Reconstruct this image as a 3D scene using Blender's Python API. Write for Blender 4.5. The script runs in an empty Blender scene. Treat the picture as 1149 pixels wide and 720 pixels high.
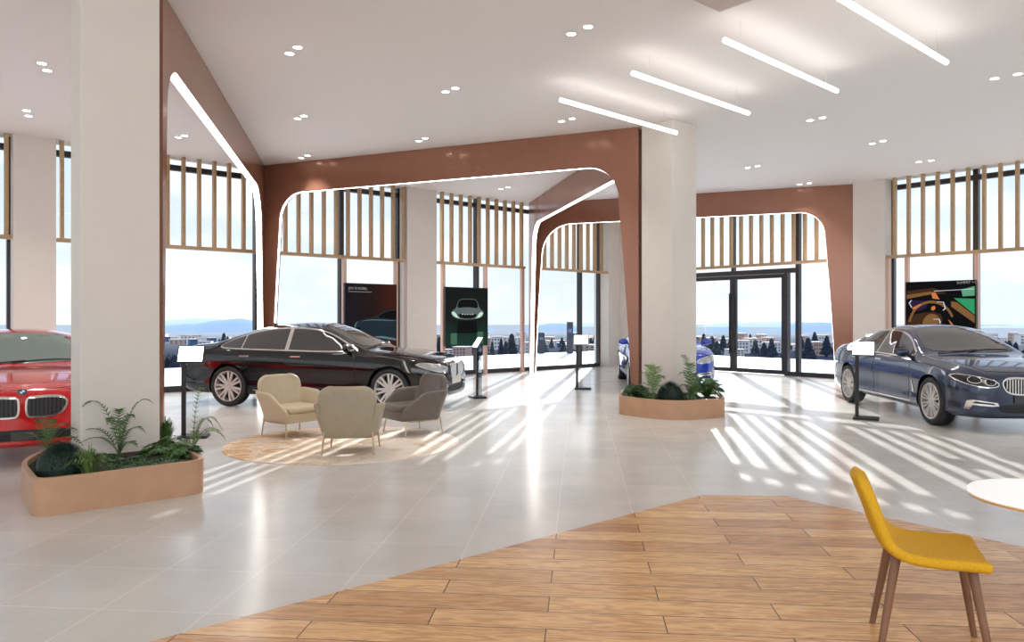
import bpy, bmesh, math, random
from mathutils import Vector, Matrix
from mathutils.bvhtree import BVHTree
from mathutils.geometry import tessellate_polygon
R = math.radians
C = bpy.context.scene.collection
SC = bpy.context.scene
rnd = random.Random(7)
F = 845.0; CX = 574.5; HY = 358.0; EYE = 1.55
AU = R(40.6)
U = Vector((math.cos(AU), math.sin(AU), 0)); V = Vector((-math.sin(AU), math.cos(AU), 0))
HC = 4.97
DL, DR = 16.6, 18.9          # slat screen planes of the two window walls (d along V, s along U)
def S3(s, d, z=0.0): return U*s + V*d + Vector((0, 0, z))
def gp(px, py, z=0.0):       # point at height z
    Y = (EYE-z)*F/(py-HY) if z < EYE else (z-EYE)*F/(HY-py)
    return Vector(((px-CX)/F*Y, Y, z))
def sL(px, d=DL):
    a = (px-CX)/F; Y = d/(a*V.x+V.y); return Y*(a*U.x+U.y)
def dR(px, s=DR):
    a = (px-CX)/F; Y = s/(a*U.x+U.y); return Y*(a*V.x+V.y)

# ------------------------------------------------------------------ materials
M = {}
def mat(name, col, rough=.5, metal=0, spec=.5, emit=None, es=0, coat=0, noise=0, nscale=8, alpha=1):
    m = bpy.data.materials.new(name); m.use_nodes = True
    nt = m.node_tree; b = nt.nodes['Principled BSDF']
    b.inputs['Base Color'].default_value = (*col, 1)
    b.inputs['Roughness'].default_value = rough
    b.inputs['Metallic'].default_value = metal
    b.inputs['Specular IOR Level'].default_value = spec
    if coat: b.inputs['Coat Weight'].default_value = coat; b.inputs['Coat Roughness'].default_value = .03
    if emit: b.inputs['Emission Color'].default_value = (*emit, 1); b.inputs['Emission Strength'].default_value = es
    if noise:
        tc = nt.nodes.new('ShaderNodeTexCoord'); n = nt.nodes.new('ShaderNodeTexNoise'); n.inputs['Scale'].default_value = nscale
        n.inputs['Detail'].default_value = 6
        nt.links.new(tc.outputs['Object'], n.inputs['Vector'])
        r = nt.nodes.new('ShaderNodeValToRGB')
        r.color_ramp.elements[0].position = .3; r.color_ramp.elements[1].position = .7
        r.color_ramp.elements[0].color = (*[c*(1-noise) for c in col], 1)
        r.color_ramp.elements[1].color = (*[min(1, c*(1+noise)) for c in col], 1)
        nt.links.new(n.outputs['Fac'], r.inputs['Fac']); nt.links.new(r.outputs['Color'], b.inputs['Base Color'])
    M[name] = m; return m
def srgb(r, g, b):
    f = lambda c: (c/255/12.92) if c/255 <= .04045 else ((c/255+.055)/1.055)**2.4
    return (f(r), f(g), f(b))
mat('ceiling', srgb(232, 227, 224), .8)
mat('plaster', srgb(218, 211, 202), .6, noise=.02, nscale=3)
mat('copper', srgb(150, 104, 84), .2, .25, .5, noise=.03, nscale=2)
mat('led', (1, 1, 1), .5, emit=(1, .97, .93), es=9)
mat('lamp', (1, 1, 1), .5, emit=(1, .95, .88), es=14)
mat('stripled', (1, 1, 1), .5, emit=(1, .98, .95), es=5.5)
mat('screenled', (1, 1, 1), .5, emit=(.95, .98, 1), es=4)
mat('frame', srgb(52, 52, 54), .35, .3)
mat('blackmetal', srgb(38, 36, 35), .4, .4)
mat('slat', srgb(176, 146, 108), .5, noise=.08, nscale=14)
mat('pinkmetal', srgb(205, 172, 156), .3, .3)
mat('wood_planter', srgb(184, 144, 112), .45, noise=.07, nscale=5)
mat('soil', srgb(52, 42, 30), .9, noise=.4, nscale=30)
mat('fern', srgb(66, 96, 44), .5, noise=.3, nscale=10)
mat('fern_pale', srgb(98, 124, 66), .5, noise=.25, nscale=10)
mat('leaf_deep', srgb(36, 72, 26), .4, noise=.35, nscale=12)
mat('leaf_mid', srgb(52, 90, 30), .4, noise=.3, nscale=12)
mat('pine_dark', srgb(18, 44, 34), .6, noise=.3, nscale=12)
mat('leather_beige', srgb(184, 168, 140), .38, noise=.05, nscale=20)
mat('leather_taupe', srgb(160, 148, 126), .38, noise=.05, nscale=20)
mat('leather_dark', srgb(96, 88, 80), .34, noise=.06, nscale=20)
mat('brass', srgb(190, 168, 138), .3, .7)
mat('mustard', srgb(208, 158, 14), .8, noise=.2, nscale=220)
mat('walnut', srgb(122, 88, 66), .45, noise=.16, nscale=9)
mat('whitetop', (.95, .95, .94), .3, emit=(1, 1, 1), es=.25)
mat('maple', srgb(220, 190, 140), .5, noise=.05)
mat('tyre', (.015, .015, .016), .6, noise=.1)
mat('alloy', srgb(205, 200, 196), .3, .25)
mat('chrome', srgb(225, 223, 220), .12, .9)
mat('carglass', (.02, .022, .024), .03, 0, .8, coat=1)
mat('redglass', srgb(92, 112, 106), .05, 0, .7, coat=1)
mat('blueglass', srgb(120, 160, 205), .05, 0, .7, coat=1)
mat('carblack', (.006, .006, .007), .3)
mat('intake', (.012, .012, .013), .5)
mat('paint_black', (.003, .003, .0035), .1, .0, .3, coat=.7)
mat('paint_navy', srgb(30, 44, 72), .2, .35, .5, coat=.9)
mat('paint_red', srgb(196, 14, 18), .2, .1, .5, coat=1)
mat('paint_blue', srgb(20, 62, 178), .2, .2, .5, coat=1)
mat('lampglass', srgb(170, 175, 180), .08, .5, .8, coat=1)
mat('drl', srgb(210,210,210), .2, emit=(1, 1, 1), es=.15)
mat('taillight', srgb(170, 12, 16), .15, 0, .6, coat=1)
mat('amber', srgb(240, 190, 160), .2, emit=(1, .7, .5), es=.4)
mat('roundel_blue', srgb(40, 110, 190), .3); mat('roundel_white', (.9, .9, .9), .3)
mat('terrace', srgb(236, 236, 236), .7, noise=.02, nscale=.4)
mat('ground', srgb(70, 84, 96), .9, noise=.2, nscale=.02)
mat('tree_far', srgb(34, 44, 58), .9, noise=.3, nscale=1)
mat('bld_white', srgb(226, 222, 220), .8, noise=.04, nscale=.3)
mat('bld_orange', srgb(205, 172, 152), .8, noise=.05, nscale=.3)
mat('bld_blue', srgb(82, 104, 140), .8, noise=.08, nscale=.3)
mat('bld_win', srgb(60, 72, 96), .4)
mat('mountain', srgb(90, 110, 140), 1, spec=0, emit=srgb(160, 184, 208), es=.85)  # hills are no light source; the bluish glow stands in for haze
mat('mountain_far', srgb(90, 110, 140), 1, spec=0, emit=srgb(196, 212, 228), es=.95)  # paler glow paints thicker haze onto the far ridge
mat('pylon', srgb(10, 18, 42), .4)
mat('plate', srgb(60, 58, 58), .4); mat('plate_white', srgb(215, 212, 205), .4)
# glass: clear sheet with fresnel reflections
def glass(name, tint, gloss=.5):
    m = bpy.data.materials.new(name); m.use_nodes = True; nt = m.node_tree; nt.nodes.clear()
    o = nt.nodes.new('ShaderNodeOutputMaterial'); mx = nt.nodes.new('ShaderNodeMixShader')
    t = nt.nodes.new('ShaderNodeBsdfTransparent'); g = nt.nodes.new('ShaderNodeBsdfGlossy')
    t.inputs['Color'].default_value = (*tint, 1); g.inputs['Roughness'].default_value = .02
    lw = nt.nodes.new('ShaderNodeLayerWeight'); lw.inputs['Blend'].default_value = .2
    mt = nt.nodes.new('ShaderNodeMath'); mt.operation = 'MULTIPLY'; mt.inputs[1].default_value = gloss
    nt.links.new(lw.outputs['Fresnel'], mt.inputs[0]); nt.links.new(mt.outputs[0], mx.inputs['Fac'])
    nt.links.new(t.outputs[0], mx.inputs[1]); nt.links.new(g.outputs[0], mx.inputs[2]); nt.links.new(mx.outputs[0], o.inputs['Surface'])
    M[name] = m
glass('glass', (.97, .985, 1)); glass('acrylic', (.9, .92, .93), .8)

def N(nt, t, **kw):
    n = nt.nodes.new(t)
    for k, v in kw.items():
        if k in n.inputs: n.inputs[k].default_value = v
        else: setattr(n, k, v)
    return n
def tile_mat():
    m = mat('tiles', (.6, .57, .53), .14, 0, .5); nt = m.node_tree; b = nt.nodes['Principled BSDF']; L = nt.links.new
    tc = N(nt, 'ShaderNodeTexCoord'); mp = N(nt, 'ShaderNodeMapping'); mp.inputs['Location'].default_value = (-.42+.595*40, -5.12+.655*40, 0)
    L(tc.outputs['Object'], mp.inputs['Vector'])
    br = N(nt, 'ShaderNodeTexBrick', offset=0.0, squash=1.0)
    for k, v in (('Scale', 1), ('Mortar Size', .004), ('Mortar Smooth', .1), ('Bias', 0), ('Brick Width', .595*2), ('Row Height', .655)): br.inputs[k].default_value = v
    br.inputs['Brick Width'].default_value = .595
    br.inputs['Color1'].default_value = (*srgb(210, 206, 200), 1); br.inputs['Color2'].default_value = (*srgb(204, 200, 193), 1); br.inputs['Mortar'].default_value = (*srgb(225, 220, 213), 1)
    L(mp.outputs[0], br.inputs['Vector'])
    n = N(nt, 'ShaderNodeTexNoise'); n.inputs['Scale'].default_value = 1.3; n.inputs['Detail'].default_value = 8; n.inputs['Roughness'].default_value = .65
    L(tc.outputs['Object'], n.inputs['Vector'])
    r = N(nt, 'ShaderNodeValToRGB'); r.color_ramp.elements[0].position = .35; r.color_ramp.elements[1].position = .65
    r.color_ramp.elements[0].color = (.92, .92, .92, 1); r.color_ramp.elements[1].color = (1.04, 1.035, 1.03, 1)
    L(n.outputs['Fac'], r.inputs['Fac'])
    mx = N(nt, 'ShaderNodeMix', data_type='RGBA', blend_type='MULTIPLY'); mx.inputs[0].default_value = 1
    L(br.outputs['Color'], mx.inputs[6]); L(r.outputs['Color'], mx.inputs[7]); L(mx.outputs[2], b.inputs['Base Color'])
    r2 = N(nt, 'ShaderNodeMapRange'); r2.inputs['To Min'].default_value = .15; r2.inputs['To Max'].default_value = .24
    L(n.outputs['Fac'], r2.inputs['Value']); L(r2.outputs[0], b.inputs['Roughness'])
def wood_mat():
    m = mat('planks', (.5, .3, .15), .24, 0, .5); nt = m.node_tree; b = nt.nodes['Principled BSDF']; L = nt.links.new
    tc = N(nt, 'ShaderNodeTexCoord'); mp = N(nt, 'ShaderNodeMapping'); mp.inputs['Location'].default_value = (-1.03+1.2*20, -5.08+.22*60, 0)
    L(tc.outputs['Object'], mp.inputs['Vector'])
    br = N(nt, 'ShaderNodeTexBrick', offset=.5, offset_frequency=2, squash=1.0)
    for k, v in (('Scale', 1), ('Mortar Size', .0035), ('Mortar Smooth', .1), ('Bias', 0), ('Brick Width', 1.2), ('Row Height', .22)): br.inputs[k].default_value = v
    br.inputs['Color1'].default_value = (*srgb(232, 188, 132), 1); br.inputs['Color2'].default_value = (*srgb(190, 140, 90), 1); br.inputs['Mortar'].default_value = (*srgb(92, 60, 38), 1)
    L(mp.outputs[0], br.inputs['Vector'])
    # per plank offset of the grain
    sc = N(nt, 'ShaderNodeVectorMath', operation='MULTIPLY'); sc.inputs[1].default_value = (1.1, 9, 1)
    L(tc.outputs['Object'], sc.inputs[0])
    ad = N(nt, 'ShaderNodeVectorMath', operation='ADD'); L(sc.outputs[0], ad.inputs[0])
    m3 = N(nt, 'ShaderNodeVectorMath', operation='SCALE'); m3.inputs['Scale'].default_value = 40
    L(br.outputs['Color'], m3.inputs[0]); L(m3.outputs[0], ad.inputs[1])
    n = N(nt, 'ShaderNodeTexNoise'); n.inputs['Scale'].default_value = 2.2; n.inputs['Detail'].default_value = 5; n.inputs['Distortion'].default_value = .6
    L(ad.outputs[0], n.inputs['Vector'])
    w = N(nt, 'ShaderNodeMath', operation='MULTIPLY'); w.inputs[1].default_value = 26; L(n.outputs['Fac'], w.inputs[0])
    s = N(nt, 'ShaderNodeMath', operation='SINE'); L(w.outputs[0], s.inputs[0])
    n2 = N(nt, 'ShaderNodeTexNoise'); n2.inputs['Scale'].default_value = 9; n2.inputs['Detail'].default_value = 6; L(ad.outputs[0], n2.inputs['Vector'])
    a2 = N(nt, 'ShaderNodeMath', operation='MULTIPLY_ADD'); a2.inputs[1].default_value = .25; L(s.outputs[0], a2.inputs[0]); L(n2.outputs['Fac'], a2.inputs[2])
    r = N(nt, 'ShaderNodeValToRGB'); r.color_ramp.elements[0].position = .2; r.color_ramp.elements[1].position = .8
    r.color_ramp.elements[0].color = (.72, .64, .56, 1); r.color_ramp.elements[1].color = (1.08, 1.08, 1.08, 1)
    L(a2.outputs[0], r.inputs['Fac'])
    mx = N(nt, 'ShaderNodeMix', data_type='RGBA', blend_type='MULTIPLY'); mx.inputs[0].default_value = 1
    L(br.outputs['Color'], mx.inputs[6]); L(r.outputs['Color'], mx.inputs[7]); L(mx.outputs[2], b.inputs['Base Color'])
def rug_mat():
    m = mat('rug', (.6, .5, .4), .95, 0, .2); nt = m.node_tree; b = nt.nodes['Principled BSDF']; L = nt.links.new
    tc = N(nt, 'ShaderNodeTexCoord')
    n = N(nt, 'ShaderNodeTexNoise'); n.inputs['Scale'].default_value = 1.5; n.inputs['Detail'].default_value = 9; n.inputs['Distortion'].default_value = 1.6; n.inputs['Roughness'].default_value = .65
    L(tc.outputs['Object'], n.inputs['Vector'])
    sp = N(nt, 'ShaderNodeSeparateXYZ'); L(tc.outputs['Object'], sp.inputs[0])
    g = N(nt, 'ShaderNodeMath', operation='MULTIPLY_ADD'); g.inputs[1].default_value = -.11; L(sp.outputs['X'], g.inputs[0]); L(n.outputs['Fac'], g.inputs[2])
    r = N(nt, 'ShaderNodeValToRGB'); e = r.color_ramp.elements
    e[0].position = .38; e[0].color = (*srgb(214, 203, 190), 1); e[1].position = .75; e[1].color = (*srgb(196, 166, 128), 1)
    for p, c in ((.48, (208, 194, 176)), (.54, (190, 164, 138)), (.58, (214, 200, 180)), (.66, (186, 148, 112))):
        x = e.new(p); x.color = (*srgb(*c), 1)
    L(g.outputs[0], r.inputs['Fac']); L(r.outputs['Color'], b.inputs['Base Color'])
tile_mat(); wood_mat(); rug_mat()

# ------------------------------------------------------------------ mesh helpers
class MB:
    def __init__(s): s.v = []; s.f = []; s.m = []
    def add(s, vs, fs, mi=0):
        o = len(s.v); s.v += [Vector(v) for v in vs]; s.f += [tuple(i+o for i in f) for f in fs]; s.m += [mi]*len(fs)
    def quadbox(s, P, mi=0):  # 8 points, bottom 4 ccw then top 4
        s.add(P, [(3, 2, 1, 0), (4, 5, 6, 7), (0, 1, 5, 4), (1, 2, 6, 5), (2, 3, 7, 6), (3, 0, 4, 7)], mi)
    def box(s, c, size, rz=0, mi=0, X=None):
        hx, hy, hz = [a/2 for a in size]
        P = [Vector((x*hx, y*hy, z*hz)) for z in (-1, 1) for x, y in ((-1, -1), (1, -1), (1, 1), (-1, 1))]
        m = X or Matrix.Rotation(rz, 3, 'Z'); s.quadbox([m @ p + Vector(c) for p in P], mi)
    def wbox(s, s0, s1, d0, d1, z0, z1, mi=0):   # box in the wall frame
        s.quadbox([S3(a, b, z) for z in (z0, z1) for a, b in ((s0, d0), (s1, d0), (s1, d1), (s0, d1))], mi)
    def tube(s, pts, r, n=8, mi=0, cap=True):
        pts = [Vector(p) for p in pts]; rr = r if isinstance(r, (list, tuple)) else [r]*len(pts); vs = []; fs = []
        up = None
        for i, p in enumerate(pts):
            t = (pts[min(i+1, len(pts)-1)]-pts[max(i-1, 0)]).normalized()
            a = up if up else (Vector((0, 0, 1)) if abs(t.z) < .9 else Vector((1, 0, 0)))
            x = t.cross(a).normalized(); y = x.cross(t).normalized(); up = y
            vs += [p + (x*math.cos(2*math.pi*k/n)+y*math.sin(2*math.pi*k/n))*rr[i] for k in range(n)]
        for i in range(len(pts)-1):
            for k in range(n):
                a = i*n+k; b = i*n+(k+1) % n; fs.append((a, b, b+n, a+n))
        if cap: fs.append(tuple(range(n-1, -1, -1))); fs.append(tuple(range((len(pts)-1)*n, len(pts)*n)))
        s.add(vs, fs, mi)
    def lathe(s, prof, n=32, X=None, mi=0, closed=False):   # prof: (r, z) about Z
        vs = []; fs = []
        for r, z in prof:
            for k in range(n):
                a = 2*math.pi*k/n; p = Vector((r*math.cos(a), r*math.sin(a), z)); vs.append(X @ p if X else p)
        m = len(prof)
        for i in range(m if closed else m-1):
            for k in range(n):
                a = i*n+k; b = i*n+(k+1) % n; c = ((i+1) % m)*n+(k+1) % n; d = ((i+1) % m)*n+k; fs.append((a, b, c, d))
        s.add(vs, fs, mi)
    def grid(s, P, mi=0, cu=False, cv=False):
        nu, nv = len(P), len(P[0]); vs = [p for row in P for p in row]; fs = []
        for i in range(nu if cu else nu-1):
            for j in range(nv if cv else nv-1):
                a = i*nv+j; b = ((i+1) % nu)*nv+j; c = ((i+1) % nu)*nv+(j+1) % nv; d = i*nv+(j+1) % nv; fs.append((a, b, c, d))
        s.add(vs, fs, mi)
    def prism(s, poly, z0, z1, mi=0):
        n = len(poly); vs = [(p[0], p[1], z0) for p in poly]+[(p[0], p[1], z1) for p in poly]
        fs = [tuple(range(n-1, -1, -1)), tuple(range(n, 2*n))]+[(i, (i+1) % n, n+(i+1) % n, n+i) for i in range(n)]
        s.add(vs, fs, mi)
    def build(s, name, mats, parent=None, smooth=None, recenter=True, bevel=0, sub=0, weld=0, solid=0, world=True):
        me = bpy.data.meshes.new(name)
        loc = Vector((0, 0, 0))
        if parent is not None and world: loc = parent.matrix_world.translation if False else Vector(parent.get('_b', (0, 0, 0)))
        elif parent is None and recenter and s.v:
            xs = [v.x for v in s.v]; ys = [v.y for v in s.v]
            loc = Vector(((min(xs)+max(xs))/2, (min(ys)+max(ys))/2, min(v.z for v in s.v)))
        me.from_pydata([tuple(v-loc) for v in s.v], [], s.f)
        ml = mats if isinstance(mats, (list, tuple)) else [mats]
        for m in ml: me.materials.append(M[m] if isinstance(m, str) else m)
        if len(ml) > 1: me.polygons.foreach_set('material_index', s.m)
        if weld or True:
            bm = bmesh.new(); bm.from_mesh(me)
            if weld: bmesh.ops.remove_doubles(bm, verts=bm.verts, dist=weld)
            bmesh.ops.recalc_face_normals(bm, faces=bm.faces); bm.to_mesh(me); bm.free()
        if smooth is not None:
            me.shade_smooth(); me.set_sharp_from_angle(angle=R(smooth))
        o = bpy.data.objects.new(name, me); C.objects.link(o)
        if parent is not None: o.parent = parent
        else: o.location = loc
        if solid:
            md = o.modifiers.new('thick', 'SOLIDIFY'); md.thickness = solid; md.offset = 0
        if bevel:
            md = o.modifiers.new('bevel', 'BEVEL'); md.width = bevel; md.segments = 3; md.limit_method = 'ANGLE'; md.angle_limit = R(35)
        if sub:
            md = o.modifiers.new('sub', 'SUBSURF'); md.levels = sub; md.render_levels = sub
        return o
def tag(o, label=None, cat=None, group=None, kind=None):
    if label: o['label'] = label
    if cat: o['category'] = cat
    if group: o['group'] = group
    if kind: o['kind'] = kind
    return o
def struct(o): o['kind'] = 'structure'; return o
def thing(name, label, cat, loc=(0, 0, 0), rz=0, group=None):
    o = bpy.data.objects.new(name, None); C.objects.link(o); o.location = loc; o.rotation_euler = (0, 0, rz)
    o.empty_display_size = .1
    tag(o, label, cat, group); o['_b'] = tuple(loc) if rz == 0 else (0, 0, 0); return o
def copy_tree(o, parent=None):
    c = o.copy(); C.objects.link(c); c.parent = parent
    for ch in [x for x in C.objects if x.parent == o]: copy_tree(ch, c)
    return c
def chaikin(P, n=2, closed=True):
    for _ in range(n):
        Q = []; m = len(P)
        for i in range(m if closed else m-1):
            a, b = P[i], P[(i+1) % m]
            Q.append(tuple(a[k]*.75+b[k]*.25 for k in range(len(a)))); Q.append(tuple(a[k]*.25+b[k]*.75 for k in range(len(a))))
        if not closed: Q = [P[0]]+Q+[P[-1]]
        P = Q
    return P
def rounded(P, r, n=6):      # round the corners of a polygon
    Q = []; m = len(P)
    for i in range(m):
        p = Vector(P[i][:2]); a = Vector(P[i-1][:2]); b = Vector(P[(i+1) % m][:2])
        rr = r[i] if isinstance(r, (list, tuple)) else r
        u = (a-p); v = (b-p); rr = min(rr, u.length*.48, v.length*.48); u.normalize(); v.normalize()
        A = p+u*rr; B = p+v*rr
        for k in range(n+1):
            t = k/n; Q.append(tuple(A*(1-t)**2+p*2*t*(1-t)+B*t*t))
    return Q
def offset_poly(P, d):
    n = len(P); area = sum(P[i][0]*P[(i+1) % n][1]-P[(i+1) % n][0]*P[i][1] for i in range(n)); sg = 1 if area > 0 else -1; Q = []
    for i in range(n):
        a, p, b = Vector(P[i-1][:2]), Vector(P[i][:2]), Vector(P[(i+1) % n][:2])
        e1 = (p-a); e2 = (b-p)
        if e1.length < 1e-9: e1 = e2
        if e2.length < 1e-9: e2 = e1
        e1 = e1.normalized(); e2 = e2.normalized(); t = (e1+e2).normalized(); nrm = Vector((t.y, -t.x))*sg
        k = max(.6, nrm.dot(Vector((e1.y, -e1.x))*sg)); Q.append(tuple(p+nrm*d/k))
    return Q
# ------------------------------------------------------------------ camera, world, light
cam = bpy.data.objects.new('camera', bpy.data.cameras.new('camera')); C.objects.link(cam); SC.camera = cam
cam.location = (0, 0, EYE); cam.rotation_euler = (R(90), 0, 0)
cam.data.sensor_width = 36; cam.data.lens = F/1149*36; cam.data.shift_y = -2/1149; cam.data.clip_end = 9000; cam.data.clip_start = .05
SC.view_settings.view_transform = 'Standard'; SC.view_settings.exposure = 0.2
SC.cycles.use_denoising = True; SC.cycles.max_bounces = 8; SC.cycles.diffuse_bounces = 4; SC.cycles.transparent_max_bounces = 16
SC.cycles.sample_clamp_indirect = 6
w = bpy.data.worlds.new('sky'); SC.world = w; w.use_nodes = True; nt = w.node_tree; L = nt.links.new
bg = nt.nodes['Background']; tc = N(nt, 'ShaderNodeTexCoord'); sp = N(nt, 'ShaderNodeSeparateXYZ'); L(tc.outputs['Generated'], sp.inputs[0])
r = N(nt, 'ShaderNodeValToRGB'); e = r.color_ramp.elements
e[0].position = 0.0; e[0].color = (*srgb(216, 224, 231), 1); e[1].position = .5; e[1].color = (*srgb(150, 190, 235), 1)
x = e.new(.1); x.color = (*srgb(208, 219, 230), 1); x = e.new(.22); x.color = (*srgb(198, 213, 230), 1)
L(sp.outputs['Z'], r.inputs['Fac'])
mpn = N(nt, 'ShaderNodeMapping'); mpn.inputs['Scale'].default_value = (3, 3, 9); L(tc.outputs['Generated'], mpn.inputs['Vector'])
n = N(nt, 'ShaderNodeTexNoise'); n.inputs['Scale'].default_value = 1.4; n.inputs['Detail'].default_value = 8; L(mpn.outputs[0], n.inputs['Vector'])
cr = N(nt, 'ShaderNodeValToRGB'); cr.color_ramp.elements[0].position = .42; cr.color_ramp.elements[1].position = .68; L(n.outputs['Fac'], cr.inputs['Fac'])
mx = N(nt, 'ShaderNodeMix', data_type='RGBA'); L(cr.outputs['Color'], mx.inputs[0]); L(r.outputs['Color'], mx.inputs[6]); mx.inputs[7].default_value = (1, 1, 1, 1)
L(mx.outputs[2], bg.inputs['Color']); bg.inputs['Strength'].default_value = 1.22
def lamp(name, kind, loc, energy, col=(1, 1, 1), rot=None, **kw):
    d = bpy.data.lights.new(name, kind); d.energy = energy; d.color = col
    for k, v in kw.items(): setattr(d, k, v)
    o = bpy.data.objects.new(name, d); C.objects.link(o); o.location = loc
    if rot: o.rotation_euler = rot
    return o
def aim(o, p): o.rotation_euler = (Vector(p)-o.location).to_track_quat('-Z', 'Y').to_euler()
sun = lamp('sun', 'SUN', (2, 40, 12), 10.0, (1, .98, .95), angle=R(.25))
sun.rotation_euler = Vector((-math.sin(R(9.6)), -math.cos(R(9.6)), -math.tan(R(16.5)))).to_track_quat('-Z', 'Y').to_euler()
lamp('rear_fill', 'AREA', (0, -2.2, 4.0), 330, (1, 1, 1), (R(62), 0, 0), shape='RECTANGLE', size=14, size_y=4)

# ------------------------------------------------------------------ floor, ceiling
FR = R(-5.17)
m = MB(); m.add([(-40, -20, 0), (40, -20, 0), (40, 40, 0), (-40, 40, 0)], [(0, 1, 2, 3)])
# clip to the room (quarter plane in front of the two glass walls)
def halfclip(poly, n, c):    # keep p.n <= c
    out = []
    for i in range(len(poly)):
        a, b = poly[i], poly[(i+1) % len(poly)]; da = a.dot(n)-c; db = b.dot(n)-c
        if da <= 0: out.append(a)
        if (da < 0) != (db < 0): out.append(a+(b-a)*(da/(da-db)))
    return out
GL, GR = DL+.35, DR+.35
room = [Vector(p) for p in ((-32, -6, 0), (32, -6, 0), (32, 40, 0), (-32, 40, 0))]
room = halfclip(room, V, GL+.1); room = halfclip(room, U, GR+.1)
room = halfclip(room, -V, 8.0); room = halfclip(room, -U, 9.0)
e1 = Vector((math.sin(-FR), math.cos(FR), 0)); e2 = Vector((math.cos(FR), math.sin(FR), 0))
mi = Matrix.Rotation(-FR, 3, 'Z')
m = MB(); P = [mi @ p for p in room]; k = len(P)
m.add(P+[p+Vector((0, 0, -.2)) for p in P], [tuple(range(k)), tuple(range(2*k-1, k-1, -1))]+[(i, (i+1) % k, k+(i+1) % k, k+i) for i in range(k)])
o = m.build('floor', 'tiles', recenter=False); o.rotation_euler = (0, 0, FR); struct(o)
a = gp(170, 720); b = gp(788, 555.5); c_ = gp(880, 556.5); d = gp(1117, 607)
wp = [a+(a-b).normalized()*3.0, b, c_, d+(d-c_).normalized()*4.5]
wp += [Vector((wp[-1].x, -2.5, 0)), Vector((wp[0].x, -2.5, 0))]
m = MB(); P = [mi @ p+Vector((0, 0, .004)) for p in wp]; k = len(P)
m.add(P+[p+Vector((0, 0, -.003)) for p in P], [tuple(range(k)), tuple(range(2*k-1, k-1, -1))]+[(i, (i+1) % k, k+(i+1) % k, k+i) for i in range(k)])
o = m.build('wooden_floor', 'planks', recenter=False); o.rotation_euler = (0, 0, FR); struct(o)
m = MB(); k = len(room)
m.add([p+Vector((0, 0, HC)) for p in room]+[p+Vector((0, 0, HC+.25)) for p in room], [tuple(range(k)), tuple(range(2*k-1, k-1, -1))]+[(i, (i+1) % k, k+(i+1) % k, k+i) for i in range(k)])
struct(m.build('ceiling', 'ceiling'))
pc = gp(807, 14, HC-.12); s0, d0 = pc.dot(U), pc.dot(V)
m = MB(); m.wbox(s0-1.6, s0, d0-1.6, d0, HC-.12, HC-.001); struct(m.build('trim_ceiling_drop', mat('drop', srgb(196, 182, 174), .8), bevel=.01))

# ------------------------------------------------------------------ window walls
def wall_glass(side, bounds, mull, tall):
    """bounds: list of (a0,a1) bays along the wall coordinate; one window object per bay"""
def WB(mb, side, a0, a1, o0, o1, z0, z1, mi=0):
    if side == 'L': mb.wbox(a0, a1, DL+o0, DL+o1, z0, z1, mi)
    else: mb.wbox(DR+o0, DR+o1, a0, a1, z0, z1, mi)
pillarL = [(sL(15, DL-.1), sL(63, DL-.1)), (sL(457, DL-.1), sL(490, DL-.1)), (sL(683, DL-.1), GR+.1)]
pillarR = [(dR(993, DR-.1), dR(957, DR-.1))]
pitch = pillarL[1][0]-pillarL[0][0]
pillarL = [(pillarL[0][0]-pitch, pillarL[0][1]-pitch)]+pillarL
pillarR = [(pillarR[0][0]-8.4, pillarR[0][1]-8.4)]+pillarR
wi = 0
def pillar(side, a0, a1, nm):
    m = MB(); WB(m, side, a0, a1, -.1, .55, 0, HC); struct(m.build(nm, 'plaster'))
for i, (a0, a1) in enumerate(pillarL): pillar('L', a0, a1, 'wall_left_pillar')
for i, (a0, a1) in enumerate(pillarR): pillar('R', a0, a1, 'wall_right_pillar')
# right side of the corner pillar
pillar('R', GL-1.0, GL+.1, 'wall_right_pillar')
mullL = [sL(p, GL) for p in (179.5, 287, 382, 534, 650)]
mullR = [dR(p, GR) for p in (1096, 898)]
def window(side, a0, a1, top=True, door=None):
    global wi; wi += 1
    m = MB(); f = .055
    WB(m, side, a0, a0+f, .27, .41, 0, HC); WB(m, side, a1-f, a1, .27, .41, 0, HC)
    WB(m, side, a0+f, a1-f, .27, .41, 0, .12); WB(m, side, a0+f, a1-f, .27, .41, HC-.24, HC-.13)
    fr = m.build('window_%d' % wi, 'frame'); struct(fr)
    b = fr.location
    def pane(z0, z1):
        m = MB(); WB(m, side, a0+f, a1-f, .335, .345, z0, z1); m.v = [v-b for v in m.v]
        m.build('pane', 'glass', fr, world=False)
    pane(.12, HC-.24); pane(HC-.13, HC)
edges = []
def bays(side, lo, hi, mull):
    xs = [lo]+sorted(x for x in mull if lo+.3 < x < hi-.3)+[hi]
    for a, b in zip(xs[:-1], xs[1:]): window(side, a, b)
for i in range(len(pillarL)-1):
    lo, hi = pillarL[i][1], pillarL[i+1][0]
    mm = mullL if i > 0 else [lo+(hi-lo)*k/3 for k in (1, 2)]
    bays('L', lo, hi, mm)
lo = -9.0; hi = pillarL[0][0]; bays('L', lo, hi, [lo+(hi-lo)*k/4 for k in (1, 2, 3)])
# right wall, left of the pillar: windows then the entrance door
hiR = GL-1.0; loR = pillarR[1][1]
dA, dB = dR(878, GR), dR(774, GR)     # door opening (d decreasing to the right of the photo)
window('R', loR, dR(898, GR)+.05)
lo2, hi2 = pillarR[0][1], pillarR[1][0]
bays('R', lo2, hi2, mullR+[mullR[0]-3.1])
bays('R', -8.0, pillarR[0][0], [-8+(pillarR[0][0]+8)*k/3 for k in (1, 2)])
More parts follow.
